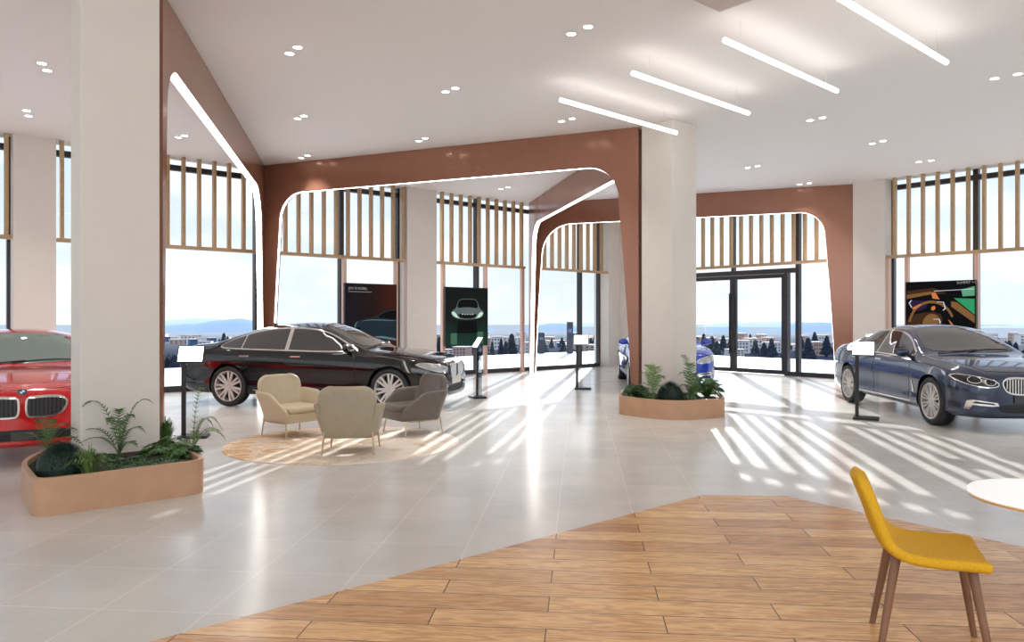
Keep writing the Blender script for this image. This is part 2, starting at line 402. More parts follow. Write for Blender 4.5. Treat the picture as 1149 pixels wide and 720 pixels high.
# entrance: side light, two leaves, transom
e0 = dR(898, GR)+.05; eD0 = dR(882, GR); eC = dR(823.5, GR); eD1 = eC+(eC-eD0); ZD = 3.02-.2
wi += 1
m = MB(); f = .06
WB(m, 'R', e0, e0+.05, .27, .41, 0, HC); WB(m, 'R', hiR-.05, hiR, .27, .41, 0, HC)
WB(m, 'R', e0, hiR, .25, .43, ZD, ZD+.13); WB(m, 'R', e0+.05, hiR-.05, .27, .41, HC-.26, HC-.14)
WB(m, 'R', e0+.05, eD0-.09, .27, .41, 0, .12); WB(m, 'R', eD1+.09, hiR-.05, .27, .41, 0, .12)
WB(m, 'R', eC-.04, eC+.04, .27, .41, ZD+.13, HC)
WB(m, 'R', eD0-.09, eD0, .25, .43, 0, ZD); WB(m, 'R', eD1, eD1+.09, .25, .43, 0, ZD)
fr = m.build('window_%d' % wi, 'frame'); struct(fr); b = fr.location
for (a0, a1, z0, z1) in ((e0+.05, eD0-.09, .12, ZD), (eD1+.09, hiR-.05, .12, ZD), (e0+.05, eC-.04, ZD+.13, HC-.26), (eC+.04, hiR-.05, ZD+.13, HC-.26)):
    m = MB(); WB(m, 'R', a0, a1, .335, .345, z0, z1); m.v = [v-b for v in m.v]; m.build('pane', 'glass', fr, world=False)
for k, (a0, a1, hs) in enumerate(((eD0+.01, eC-.005, 1), (eC+.005, eD1-.01, 0))):
    m = MB(); t = .1
    WB(m, 'R', a0, a0+t, .3, .38, .02, ZD-.01); WB(m, 'R', a1-t, a1, .3, .38, .02, ZD-.01)
    WB(m, 'R', a0+t, a1-t, .3, .38, .02, .14); WB(m, 'R', a0+t, a1-t, .3, .38, ZD-.12, ZD-.01)
    dr = m.build('door_%d' % (k+1), 'frame'); struct(dr); b = dr.location
    m = MB(); WB(m, 'R', a0+t, a1-t, .335, .345, .14, ZD-.12); m.v = [v-b for v in m.v]; m.build('pane', 'glass', dr, world=False)
    hx = a1-.05 if hs else a0+.05
    m = MB(); WB(m, 'R', hx-.018, hx+.018, .2, .235, .55, 2.3); WB(m, 'R', hx-.012, hx+.012, .235, .3, .65, .69); WB(m, 'R', hx-.012, hx+.012, .235, .3, 2.15, 2.19)
    m.v = [v-b for v in m.v]; m.build('handle', 'blackmetal', dr, world=False)

# ------------------------------------------------------------------ slatted wooden screens
ZR = 3.03
def slats(side, lo, hi, first, step, label, posts=()):
    t = thing('slat_screen', label, 'slat screen', (S3((lo+hi)/2, DL) if side == 'L' else S3(DR, (lo+hi)/2))+Vector((0, 0, 0 if posts else ZR)), 0, 'slatted wooden screens hanging before the windows')
    x = first
    while x > lo: x -= step
    m = MB()
    while x < hi-.02:
        if x > lo+.02: WB(m, side, x-.032, x+.032, -.05, .06, ZR+.07, HC-.005)
        x += step
    m.build('slats', 'slat', t)
    m = MB(); WB(m, side, lo, hi, -.07, .1, ZR, ZR+.07); m.build('rail', 'slat', t)
    for p in posts:
        m = MB(); WB(m, side, p-.045, p+.045, -.05, .05, 0, ZR); tag(m.build('post', 'pinkmetal', t), 'rose gold post')
    return t
P0, P1, P2, P3 = pillarL
st = .32
slats('L', P0[0]-5, P0[0]-.02, P0[0]-.4, st, 'wooden slat screen at the far left end of the window wall beyond the red car')
slats('L', P0[1]+.02, P1[0]-.02, sL(7), st, 'wooden slat screen at the left edge, above the red car')
slats('L', P1[1]+.02, sL(296), sL(188), st, 'wooden slat screen above the rear of the black sedan, left of the copper leg')
slats('L', sL(304), P2[0]-.02, sL(320.4), st, 'wooden slat screen above the black sedan and the brown poster screen', posts=(sL(386), sL(444), sL(458)-.06))
slats('L', P2[1]+.02, sL(588), sL(496), .316, 'wooden slat screen above the dark green poster screen', posts=(sL(497), sL(544.5), sL(586)))
slats('L', sL(600), P3[0]+.05, sL(611), .315, 'wooden slat screen seen through the far copper arch, left of the corner')
slats('R', dR(936), hiR, dR(903), .32, 'wooden slat screen above the black framed glass entrance door')
slats('R', P := pillarR[0][1]+.02, pillarR[1][0]-.02, dR(1004), .32, 'wooden slat screen above the navy sedan on the right', posts=(dR(996.5), dR(1018), dR(1096)))

# ------------------------------------------------------------------ two free columns
def column(fl, w, dpt, label):
    fl = Vector((fl[0], fl[1], 0)); a = fl.dot(U); b = fl.dot(V)
    m = MB(); m.wbox(a, a+w, b, b+dpt, 0, HC); o = m.build('wall_column', 'plaster', bevel=.012); struct(o); return a, b
c1 = column((-4.05, 7.07), .70, .45, '')
c2 = column((2.74, 12.85), .68, .68, '')

# ------------------------------------------------------------------ copper arches
def arch(name, label, P0, P1, l0, l1, rad=(.6, .6), zs=4.32, th=.13, z0=0.0, z1=0.0, led=(.055, .006)):
    P0 = Vector((*P0, 0)); P1 = Vector((*P1, 0)); D = (P1-P0); Ln = D.length; D.normalize(); Nn = Vector((-D.y, D.x, 0))
    inner = []; outer = []
    def leg(w, r, zb, flip):
        pts = []
        for k in range(9):     # straight taper
            t = k/8; z = zb+(zs-r-zb)*t; ww = w[1]+(w[0]-w[1])*(t**1.3); pts.append(((ww, z), (0, z)))
        for k in range(1, 13):
            a = k/12*math.pi/2; s = w[0]+r*(1-math.cos(a)); z = zs-r+r*math.sin(a)
            # outer partner moves up the side then along the top
            t = k/12; sp = 0 if t < .5 else s*(t-.5)*2; zp = (zs-r)+(HC-zs+r)*min(1, t*2); pts.append(((s, z), (sp, zp)))
        return pts
    A = leg(l0, rad[0], z0, 0); B = leg(l1, rad[1], z1, 1)
    prof = A+[((Ln-s, z), (Ln-s2, z2)) for (s, z), (s2, z2) in reversed(B)]
    t = thing(name, label, 'arch', P0, 0, 'copper arches between the columns')
    W = lambda s, z, o: P0+D*s+Nn*o+Vector((0, 0, min(z, HC-.002)))
    m = MB()
    rows = [[W(i[0], i[1], -th/2), W(i[0], i[1], th/2), W(o[0], o[1], th/2), W(o[0], o[1], -th/2)] for i, o in prof]
    m.grid(rows, cv=True)
    m.add(rows[0], [(0, 1, 2, 3)]); m.add(rows[-1], [(3, 2, 1, 0)])
    m.build('frame', 'copper', t, smooth=30)
    m = MB(); hw, e = led; rows = []
    for k, (i, o) in enumerate(prof):
        a = prof[max(0, k-1)][0]; b = prof[min(len(prof)-1, k+1)][0]; dx, dz = b[0]-a[0], b[1]-a[1]; l = math.hypot(dx, dz) or 1; nx, nz = dz/l, -dx/l
        s, z = i; rows.append([W(s-nx*.004, z-nz*.004, -hw), W(s-nx*.004, z-nz*.004, hw), W(s+nx*e, z+nz*e, hw), W(s+nx*e, z+nz*e, -hw)])
    m.grid(rows, cv=True); tag(m.build('light_strip', 'led', t), 'glowing white strip')
    return t
J1 = (-5.55, 16.85); J2 = (.56, 22.3); PA = (-3.71, 7.85); PB = (2.27, 13.45)
arch('copper_arch', 'copper arch running from the near left column back to the window wall', PA, (J1[0]-.02, J1[1]-.1), (.2, .05), (.48, .14), (.5, .9))
arch('copper_arch', 'long copper arch spanning from the left wall leg to the central column', (J1[0]+.03, J1[1]-.02), PB, (.44, .22), (.36, .12), (.6, .6), led=(.025, .002))
arch('copper_arch', 'copper arch receding from the central column to the back wall', (PB[0]+.06, PB[1]+.12), (J2[0], J2[1]-.12), (.3, .1), (.4, .1), (.5, .7), zs=4.3, led=(.05, .004))
arch('copper_arch', 'copper arch crossing the far corner and ending beside the right wall pillar', (J2[0]+.05, J2[1]), (8.66, 19.12), (.3, .1), (.66, .42), (.9, .62), led=(.02, .001))

# ------------------------------------------------------------------ hanging strip lights and downlights
ZL = 4.66
for p0, p1, lb in (((946, 0), (1062, 70), 'thickest and nearest of the four white strip lights, at the top right'), ((813, 45), (939, 102), 'second nearest of the four parallel white strip lights'),
                   ((710, 82), (840, 127), 'third of the four parallel white strip lights, right of the central column'), ((629, 112), (759, 149), 'farthest white strip light, ending before the central column')):
    a = gp(*p0, ZL) if p0[1] else gp(946, 0, ZL); b = gp(*p1, ZL)
    if p0[1] == 0: a = b-(b-a).normalized()*2.78
    t = thing('strip_light', lb, 'light', (a+b)/2+Vector((0, 0, 0)), 0, None)
    d = (b-a); X = d.to_track_quat('X', 'Z').to_matrix()
    m = MB(); m.tube([a, b], .03, 10); m.build('tube', 'stripled', t, smooth=40)
    for k in (.12, .88):
        q = a+d*k; m = MB(); m.tube([q+Vector((0, 0, .02)), Vector((q.x, q.y, HC-.004))], .0025, 5); m.build('cable', 'plaster', t)
DLT = [((47, 71), (53, 79), 'high at the left edge of the ceiling'), ((30, 124), (32, 130), 'on the ceiling above the red car'),
       ((325, 60), (334, 53), 'nearest on the ceiling right of the sloping copper arch'), ((334, 133), (341, 130), 'halfway along the ceiling right of the sloping copper arch'),
       ((338, 177), (345, 174.5), 'in the nook where the two left copper arches meet'), ((200, 154), (207, 152), 'on the ceiling strip between left arch and windows'),
       ((500, 103), (511, 99), 'mid ceiling, above the long copper arch'), ((470, 158), (477, 155), 'just above the top edge of the long copper arch'),
       ((641, 38), (660, 30), 'on the upper ceiling above the leftmost strip light'), ((630, 136), (642, 133), 'between the farthest strip light and the long copper arch'),
       ((839, 188), (850, 186), 'on the ceiling right of the central column top'), ((909, 135), (923, 132), 'on the ceiling midway between strip lights and right pillar'),
       ((979, 161), (991, 158), 'on the ceiling in front of the right pillar'), ((897, 207), (908, 205.5), 'right against the top of the far copper arch'),
       ((1116, 88), (1142, 83), 'near the right edge of the ceiling'), ((1031, 181.5), (1045, 180), 'on the ceiling above the right slat screen'),
       ((562, 212), (570, 210), 'on the ceiling between long arch and back windows'), ((5, -30), (12, -40), 'beyond the left top of the photo')]
for i, (a, b, lb) in enumerate(DLT[:-1]):
    A = gp(*a, HC); B = gp(*b, HC); c = (A+B)/2
    if c.length < .1: continue
    dv = (B-A); dv.normalize()
    if (A-B).length > .45 or (A-B).length < .15: A = c-dv*.14; B = c+dv*.14
    t = thing('recessed_downlight', 'twin recessed white downlight '+lb, 'downlight', c, 0, 'twin ceiling downlights')
    for q in (A, B):
        m = MB(); X = Matrix.Translation(q+Vector((0, 0, -.004)))
        m.lathe([(.055, .0), (.075, 0), (.078, .006), (.055, .006)], 20, X, closed=True); rg = m.build('ring', 'plaster', t)
        m = MB(); m.lathe([(.0001, .002), (.054, .002)], 16, X); m.build('lamp', 'lamp', t)
    lamp('downlight_glow', 'SPOT', (c.x, c.y, HC-.05), 135, (1, .965, .93), shadow_soft_size=.08, spot_size=R(95), spot_blend=.8)
# ------------------------------------------------------------------ planters and plants
def planter(label, poly, rr):
    cx = sum(p[0] for p in poly)/len(poly); cy = sum(p[1] for p in poly)/len(poly)
    t = thing('planter', label, 'planter', (cx, cy, 0), 0)
    out = rounded(poly, rr, 8); inn = offset_poly(out, -.04); n = len(out)
    m = MB(); vs = [(p[0], p[1], 0) for p in out]+[(p[0], p[1], .30) for p in out]+[(p[0], p[1], .30) for p in inn]+[(p[0], p[1], .02) for p in inn]
    fs = []
    for i in range(n):
        j = (i+1) % n
        fs += [(i, j, n+j, n+i), (n+i, n+j, 2*n+j, 2*n+i), (2*n+i, 2*n+j, 3*n+j, 3*n+i), (3*n+i, 3*n+j, j, i)]
    m.add(vs, fs); m.build('shell', 'wood_planter', t, smooth=30)
    m = MB(); m.prism(offset_poly(out, -.045), .02, .255); m.build('soil', 'soil', t)
    return t
O1 = Vector((-3.72, 5.85, 0))
poly1 = [tuple((O1+U*a+V*b)[:2]) for a, b in ((0, 0), (1.34, 0), (1.44, 2.0), (.5, 2.0), (.03, .98))]
planter('long pale wood planter box around the near left column, filled with ferns', poly1, [.16, .22, .3, .3, .3])
poly2 = [(1.74, 12.3), (2.45, 11.42), (3.38, 11.92), (3.62, 13.25), (2.85, 14.15), (1.95, 13.45)]
planter('pale wood planter box around the central column, smaller in the photo', poly2, [.12, .5, .15, .3, .3, .3])

def frond(m, base, az, h, reach, r, n=20, ll=.07, droop=.35, curl=0, mi=0):
    d = Vector((math.cos(az), math.sin(az), 0)); sd = Vector((-d.y, d.x, 0)); pts = []
    for i in range(n+1):
        t = i/n; pts.append(base+d*(reach*t**1.4)+Vector((0, 0, h*(math.sin(min(1, t)*math.pi/2*1.15)-droop*t**3)))+sd*curl*t*t)
    m.tube(pts[::2] if n % 2 == 0 else pts, [.004*(1-.7*i/(n/2)) for i in range(n//2+1)], 4)
    for i in range(4, n):
        t = i/n; L_ = ll*math.sin(math.pi*min(1, (t*1.05)))**.7*(1-.35*t)+.01; tg = (pts[i+1]-pts[i]).normalized()
        for s in (-1, 1):
            q = (sd*s+tg*.55+Vector((0, 0, r.uniform(-.25, .05)))).normalized(); wv = tg*(L_*.05+.0025)
            p = pts[i]; m.add([p-wv, p+q*L_*.5-wv*1.1+Vector((0, 0, .006)), p+q*L_, p+q*L_*.5+wv*1.1, p+wv], [(0, 1, 2, 3, 4)])
def fern(name, label, base, fr, mt='fern', group=None):
    r = random.Random(hash(label) % 1 + len(label)); m = MB()
    for az, h, reach, *k in fr: frond(m, Vector(base), R(az), h, reach, r, ll=k[0]*.72 if k else .06, droop=k[1] if len(k) > 1 else .35, curl=k[2] if len(k) > 2 else 0)
    return tag(m.build(name, mt), label, 'fern')
def blades(name, label, base, n, h, spread, wd, mt, cat, seed=1, stiff=.5):
    r = random.Random(seed); m = MB(); base = Vector(base)
    for i in range(n):
        az = r.uniform(0, 2*math.pi); el = r.uniform(.1, 1)**.8; d = Vector((math.cos(az), math.sin(az), 0)); sd = Vector((-d.y, d.x, 0))
        o = base+d*r.uniform(0, .03)*1; rows = []; hh = h*r.uniform(.75, 1.05)*(1-.45*el); rc = spread*el*r.uniform(.8, 1.1)
        for k in range(5):
            t = k/4; p = o+d*rc*t+Vector((0, 0, hh*math.sin(t*math.pi/2*(1+.35*el))*(1-(1-stiff)*.5*el*t*t))); ww = wd*(1-t)**.6+.0008
            rows.append([p-sd*ww, p+sd*ww])
        m.grid(rows)
    return tag(m.build(name, mt), label, cat)
def leafy(name, label, base, n, rad, h, size, mt, cat, seed=1, lobed=True):
    r = random.Random(seed); m = MB(); base = Vector(base)
    for i in range(n):
        az = r.uniform(0, 2*math.pi); q = r.uniform(0, 1)**.5; d = Vector((math.cos(az), math.sin(az), 0)); sd = Vector((-d.y, d.x, 0))
        tip = base+d*rad*q+Vector((0, 0, h*(1-q*q*.7)*r.uniform(.6, 1)))
        m.tube([base+d*.02, (base+tip)/2+Vector((0, 0, h*.12)), tip], [.003, .0025, .002], 4)
        s = size*r.uniform(.7, 1.15); up = Vector((r.uniform(-.3, .3), r.uniform(-.3, .3), 1)).normalized(); f = (d+Vector((0, 0, r.uniform(-.5, .1)))).normalized(); sx = f.cross(up).normalized()
        lob = [(0, 0)]; K = 5 if lobed else 1
        for k in range(K):
            a = (k-(K-1)/2)*.62; ca, sa = math.cos(a), math.sin(a); ln = s*(1-.12*abs(k-(K-1)/2))
            P = []
            for (x, y) in ((0, 0), (.35, -.16), (.7, -.13), (1, 0), (.7, .13), (.35, .16)):
                X, Y = x*ln, y*ln*(1 if lobed else 2.2); P.append(tip+f*(X*ca-Y*sa)+sx*(X*sa+Y*ca)+Vector((0, 0, -.25*x*x*ln)))
            m.add(P, [(0, 1, 2, 3, 4, 5)])
    return tag(m.build(name, mt), label, cat)
zt = .255
def dome(label, B, rad, h, n, seed, name='grass_clump'):
    r = random.Random(seed); m = MB(); B = Vector(B)
    m.lathe([(.001, h*.84), (rad*.35, h*.78), (rad*.6, h*.66), (rad*.78, h*.45), (rad*.82, h*.2), (rad*.8, 0)], 20, Matrix.Translation(B))
    for i in range(n):
        a = r.uniform(0, 2*math.pi); c = r.uniform(0, 1); s = math.sqrt(1-c*c); d = Vector((s*math.cos(a)*rad, s*math.sin(a)*rad, c*h)); sd = Vector((-math.sin(a), math.cos(a), 0)); k = r.uniform(.92, 1.06)
        sw = Vector((0, 0, .012*r.random())); m.add([B+d*.72-sd*.0022, B+d*.72+sd*.0022, B+d*k+sw+sd*r.uniform(-.01, .01)], [(0, 1, 2)])
    return tag(m.build(name, 'pine_dark'), label, 'plant')
B = O1+U*.27+V*.42+Vector((0, 0, zt)); dome('round dense dark green clump at the left end of the near planter', B, .235, .27, 6000, 3)
B = gp(99, 533, zt); blades('spider_plant', 'spiky thin leaved plant in the near planter, right of the round dark clump', B, 120, .30, .20, .0065, 'fern_pale', 'plant', 5, .45)
B = gp(134, 513, zt)
fern('fern', 'tall airy fern in front of the near column, its longest frond arching left', B, [(176, .62, .40, .12, .30), (168, .34, .50, .13, .55), (12, .58, .30, .15, .12), (60, .44, .16, .14, .2), (120, .50, .10, .12, .2), (-5, .34, .26, .13, .3), (150, .44, .2, .12, .35), (-30, .2, .28, .11, .4), (195, .24, .34, .11, .4), (90, .36, .05, .11, .1)], 'fern')
B = gp(44, 515, zt)
fern('fern', 'thin fern fronds rising at the far left of the near planter before the red car', B+Vector((.0, .12, 0)), [(140, .42, .28, .12, .4), (100, .42, .16, .12, .4), (60, .38, .26, .12, .5), (20, .34, .36, .12, .6), (170, .28, .36, .12, .5), (-10, .26, .40, .12, .6), (120, .3, .3, .12, .5)], 'fern')
B = gp(190, 512, zt); leafy('leafy_plant', 'lush lobed leaf plant at the right end of the near planter', B, 110, .24, .20, .085, 'leaf_mid', 'plant', 4)
B = gp(150, 520, zt); 
for k, (px, py, lb) in enumerate(((112, 516, 'behind the spiky plant'), (202, 510, 'at the right end'), (128, 525, 'between spiky plant and tall fern'), (152, 521, 'at the foot of the near column'), (178, 520, 'beside the lobed leaf plant'))):
    leafy('ground_cover', 'low mossy green ground cover '+lb+' in the near planter', gp(px, py, zt), 420, .20, .06, .03, 'leaf_deep', 'plant', 10+k, False)
B = gp(222, 507, zt)
fern('fern', 'slender light fern leaning right at the right end of the near planter', gp(216, 508, zt), [(60, .66, .14, .10, .1), (10, .44, .28, .13, .5), (-5, .32, .34, .12, .6), (40, .40, .2, .12, .4), (100, .24, .15, .1), (30, .26, .3, .12, .5)], 'fern_pale')
B = gp(187, 500, zt); blades('grass_tuft', 'fine upright grassy tuft beside the right edge of the near column', B, 260, .34, .12, .0025, 'leaf_mid', 'plant', 8, .9)
# planter at the central column
leafy('leafy_plant', 'dark leafy clump at the left end of the central planter by the copper leg', gp(714, 445.5, zt), 110, .20, .26, .1, 'leaf_deep', 'plant', 21)
fern('fern', 'upright fern against the left face of the central column', gp(733, 449, zt), [(110, .60, .16, .24, .1), (60, .58, .2, .24, .15), (150, .5, .22, .22, .2), (20, .46, .22, .22, .3), (170, .34, .25, .2, .4), (80, .46, .05, .2, .1), (-20, .3, .22, .2, .4)], 'fern_pale')
dome('round dense dark green clump in the middle of the central planter', gp(752, 448, zt), .25, .30, 4200, 23)
fern('fern', 'tall pointed fern right of the dark clump in the central planter', gp(775, 449, zt), [(130, .74, .18, .2, .05), (80, .62, .1, .22, .1), (50, .48, .18, .2, .2), (150, .5, .2, .2, .2), (10, .34, .22, .2, .3), (190, .3, .2, .18, .3)], 'fern')
leafy('leafy_plant', 'bright green leafy plant at the right end of the central planter', gp(793, 445, zt), 150, .25, .38, .11, 'leaf_mid', 'plant', 25)
for k, (px, py) in enumerate(((727, 446), (771, 447))):
    leafy('ground_cover', ('low green ground cover left of the dark clump in the central planter', 'low green ground cover right of the dark clump in the central planter')[k], gp(px, py, zt), 300, .20, .10, .05, 'leaf_deep', 'plant', 30+k, False)

# ------------------------------------------------------------------ rug and lounge chairs
t_ = MB(); X = Matrix.Translation((-2.1, 9.42, .0)); t_.lathe([(.001, .012), (1.40, .012), (1.43, .006), (1.43, 0), (.001, 0)], 96, X)
tag(t_.build('round_rug', 'rug', smooth=30), 'round marbled beige and brown rug under the three lounge chairs', 'rug')
def armchair(leather, label, c, face):
    t = thing('lounge_chair', label, 'armchair', (c[0], c[1], .012), math.atan2(face[1], face[0]))
    t.rotation_euler = (0, 0, math.atan2(face[1], face[0])+1e-6); t['_b'] = (0, 0, 0)
    # backrest: rounded square, gently curved, leaning
    m = MB(); rows = []; nz, ny = 14, 12
    for i in range(nz+1):
        q = i/nz; z = .19+.60*q; hw = .285+.045*min(1, q*1.6)
        if q > .72: hw *= math.sqrt(max(0, 1-((q-.72)/.285)**2.6))*.55+.45 if q > .999 else (1-((q-.72)/.285)**3*.28)
        if q < .1: hw *= .90+1.0*q
        row = []
        for j in range(ny+1):
            y = (j/ny*2-1); x = -.27-.13*q-.02*math.sin(q*math.pi)+.05*abs(y)**3
            row.append(Vector((x, y*hw, z)))
        rows.append(row)
    m.grid(rows); m.build('backrest', leather, t, smooth=60, solid=.055, sub=1, world=False)
    for s in (-1, 1):
        m = MB(); rows = []; nx, nz = 16, 6
        for i in range(nx+1):
            q = i/nx; top = .60-.02*q*1.5 if q < .55 else .583-(.583-.34)*((q-.55)/.45)**1.0
            bot = .20+.02*q; row = []
            x0 = -.27+.58*q; x1 = -.38+.72*q
            for k in range(nz+1):
                g = k/nz; z = bot+(top-bot)*g; gg = (z-.2)/.4
                y = .285+.10*gg-.02*(q**2); x = x0+(x1-x0)*gg
                if q < .12: y = y-.06*(1-q/.12)
                row.append(Vector((x, s*y, z)))
            rows.append(row)
        m.grid(rows); m.build('armrest', leather, t, smooth=60, solid=.042, sub=1, world=False)
    m = MB(); m.prism(rounded([(-.27, -.28), (.31, -.285), (.31, .285), (-.27, .28)], .04, 3), .20, .325); m.build('seat_base', leather, t, smooth=40, bevel=.012, world=False)
    m = MB(); m.prism(rounded([(-.24, -.27), (.335, -.275), (.335, .275), (-.24, .27)], .07, 4), .325, .405); m.build('cushion', leather, t, smooth=50, bevel=.03, world=False)
    for sx, sy in ((1, 1), (1, -1), (-1, 1), (-1, -1)):
        m = MB(); m.tube([(sx*.25-.02, sy*.27, .27 if sx < 0 else .21), (sx*.29-.02, sy*.29, .0)], [.013, .008], 8); m.build('leg', 'brass', t, smooth=40, world=False)
    m = MB()
    for sy in (-1, 1): m.tube([(-.26, sy*.27, .19), (.24, sy*.27, .19)], .008, 6)
    m.build('leg_rail', 'brass', t, smooth=40, world=False)
    return t
armchair('leather_beige', 'cream leather lounge chair on the rug, left one facing the viewer', (-2.9, 10.02), (.76, -.65))
armchair('leather_taupe', 'taupe leather lounge chair on the rug, nearest and seen from behind', (-1.87, 8.8), (-.06, 1))
armchair('leather_dark', 'dark grey leather lounge chair on the rug, facing left', (-1.36, 10.2), (-.78, -.62))

# ------------------------------------------------------------------ yellow chair and white table
t = thing('side_chair', 'mustard yellow fabric chair with tapered brown wooden legs', 'chair', (1.945, 3.56, .0045), 0); t.rotation_euler = (0, 0, math.atan2(-.37, .93)); t['_b'] = (0, 0, 0)
prof = [(-.300, .805, .10), (-.292, .79, .155), (-.275, .745, .19), (-.245, .67, .212), (-.218, .59, .225), (-.192, .52, .235), (-.150, .472, .24), (-.08, .452, .243), (.02, .447, .247), (.12, .450, .25), (.20, .452, .25), (.245, .446, .244)]
m = MB(); rows = []
for i, (x, z, hw) in enumerate(prof):
    row = []
    for j in range(13):
        y = j/12*2-1; up = .018*abs(y)**3 if i > 5 else 0; fx = .03*abs(y)**2.5 if i <= 6 else 0
        row.append(Vector((x+fx, y*hw, z+up)))
    rows.append(row)
m.grid(rows); m.build('seat_shell', 'mustard', t, smooth=70, solid=.05, sub=2, world=False)
for sx, sy in ((1, 1), (1, -1), (-1, 1), (-1, -1)):
    x0 = .17 if sx > 0 else -.13; m = MB(); m.tube([(x0, sy*.15, .45), (x0+sx*.075, sy*.215, 0)], [.022, .014], 14); m.build('leg', 'walnut', t, smooth=40, world=False)
t = thing('round_table', 'round white table top cut off at the right edge, by the yellow chair', 'table', (2.53, 3.46, .0045))
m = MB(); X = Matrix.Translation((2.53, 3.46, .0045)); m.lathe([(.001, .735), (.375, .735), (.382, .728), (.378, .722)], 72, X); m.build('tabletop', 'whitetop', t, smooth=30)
m = MB(); m.lathe([(.001, .7215), (.377, .7215), (.37, .708), (.001, .708)], 72, X); tag(m.build('edge', 'maple', t, smooth=30), 'pale wood underside edge')
m = MB(); m.lathe([(.03, .708), (.03, .03), (.13, .018), (.14, 0), (.001, 0)], 40, X); m.build('pedestal', 'plaster', t, smooth=30)

# ------------------------------------------------------------------ information stands
def stand(label, loc, rz):
    t = thing('information_stand', label, 'stand', (*loc, 0)); t.rotation_euler = (0, 0, rz); t['_b'] = (0, 0, 0)
    m = MB(); m.box((.06, 0, .018), (.36, .26, .036)); m.build('base', 'blackmetal', t, bevel=.004, world=False)
    m = MB(); m.box((-.07, .03, .54), (.055, .035, 1.01)); m.build('post', 'blackmetal', t, bevel=.004, world=False)
    X = Matrix.Rotation(R(58), 3, 'X')   # tilted panel, its face looks to -y and up
    m = MB(); m.box((.02, .02, 1.09), (.33, .25, .022), X=X); m.build('panel_frame', 'blackmetal', t, bevel=.005, world=False)
    m = MB(); n = X @ Vector((0, 0, 1)); c = Vector((.02, .02, 1.09))+n*.0125; m.box(c, (.30, .22, .003), X=X); tag(m.build('display', 'screenled', t, world=False), 'glowing white screen')
    m = MB(); m.box((.10, .03, .475), (.28, .008, .87)); tag(m.build('clear_panel', 'acrylic', t, world=False), 'clear acrylic sheet')
stand('black information stand with white screen just behind the near left planter', tuple(gp(212, 491)[:2]), R(12))
stand('black information stand with white screen beside the nose of the black sedan', (-.70, 14.9), R(-70))
stand('black information stand with white screen standing alone in the middle of the floor', tuple(gp(651, 436.5)[:2]), R(-5))
stand('black information stand with white screen in front of the navy sedan', tuple(gp(967, 470)[:2]), R(-28))

# ------------------------------------------------------------------ poster screens (flat pictures)
def em(name, c, s=.5): mat(name, tuple(v*.35 for v in srgb(*c)), .5, spec=.1, emit=srgb(*c), es=s*1.1)
em('p_dark', (18, 8, 6), .4); em('p_teal', (26, 42, 50), .6); em('p_teal_light', (96, 122, 132), .6); em('p_black', (5, 6, 7), .3); em('p_text', (150, 148, 146), .8)
em('p_grey', (90, 100, 102), .6); em('p_glow', (176, 205, 186), .8); em('p_greendk', (14, 40, 34), .5); em('p_greenmid', (70, 110, 88), .5); em('p_green', (44, 140, 92), .7); em('p_greenlt', (86, 150, 116), .7)
em('p_tan', (118, 84, 48), .7); em('p_orange', (190, 112, 62), .7); em('p_brown', (60, 38, 22), .6); em('p_violet', (36, 26, 60), .6); em('p_line', (190, 200, 214), .8)
def gradient(name, stops, es=.5, axis='X'):
    m = mat(name, (.004, .004, .004), .5, spec=.1); nt = m.node_tree; b = nt.nodes['Principled BSDF']; tc = N(nt, 'ShaderNodeTexCoord'); sp = N(nt, 'ShaderNodeSeparateXYZ')
    nt.links.new(tc.outputs['Generated'], sp.inputs[0]); r = N(nt, 'ShaderNodeValToRGB'); e = r.color_ramp.elements
    for i, (p, c) in enumerate(stops):
        x = e[i] if i < 2 else e.new(p); x.position = p; x.color = (*srgb(*c), 1)
    nt.links.new(sp.outputs[axis], r.inputs['Fac']); nt.links.new(r.outputs['Color'], b.inputs['Emission Color']); b.inputs['Emission Strength'].default_value = es*1.6
gradient('p_bg_brown', [(0, (14, 12, 24)), (1, (62, 20, 6)), (.5, (28, 12, 8))])
gradient('p_bg_green', [(0, (24, 62, 50)), (1, (3, 8, 6)), (.45, (8, 22, 20))], .4, 'Z')
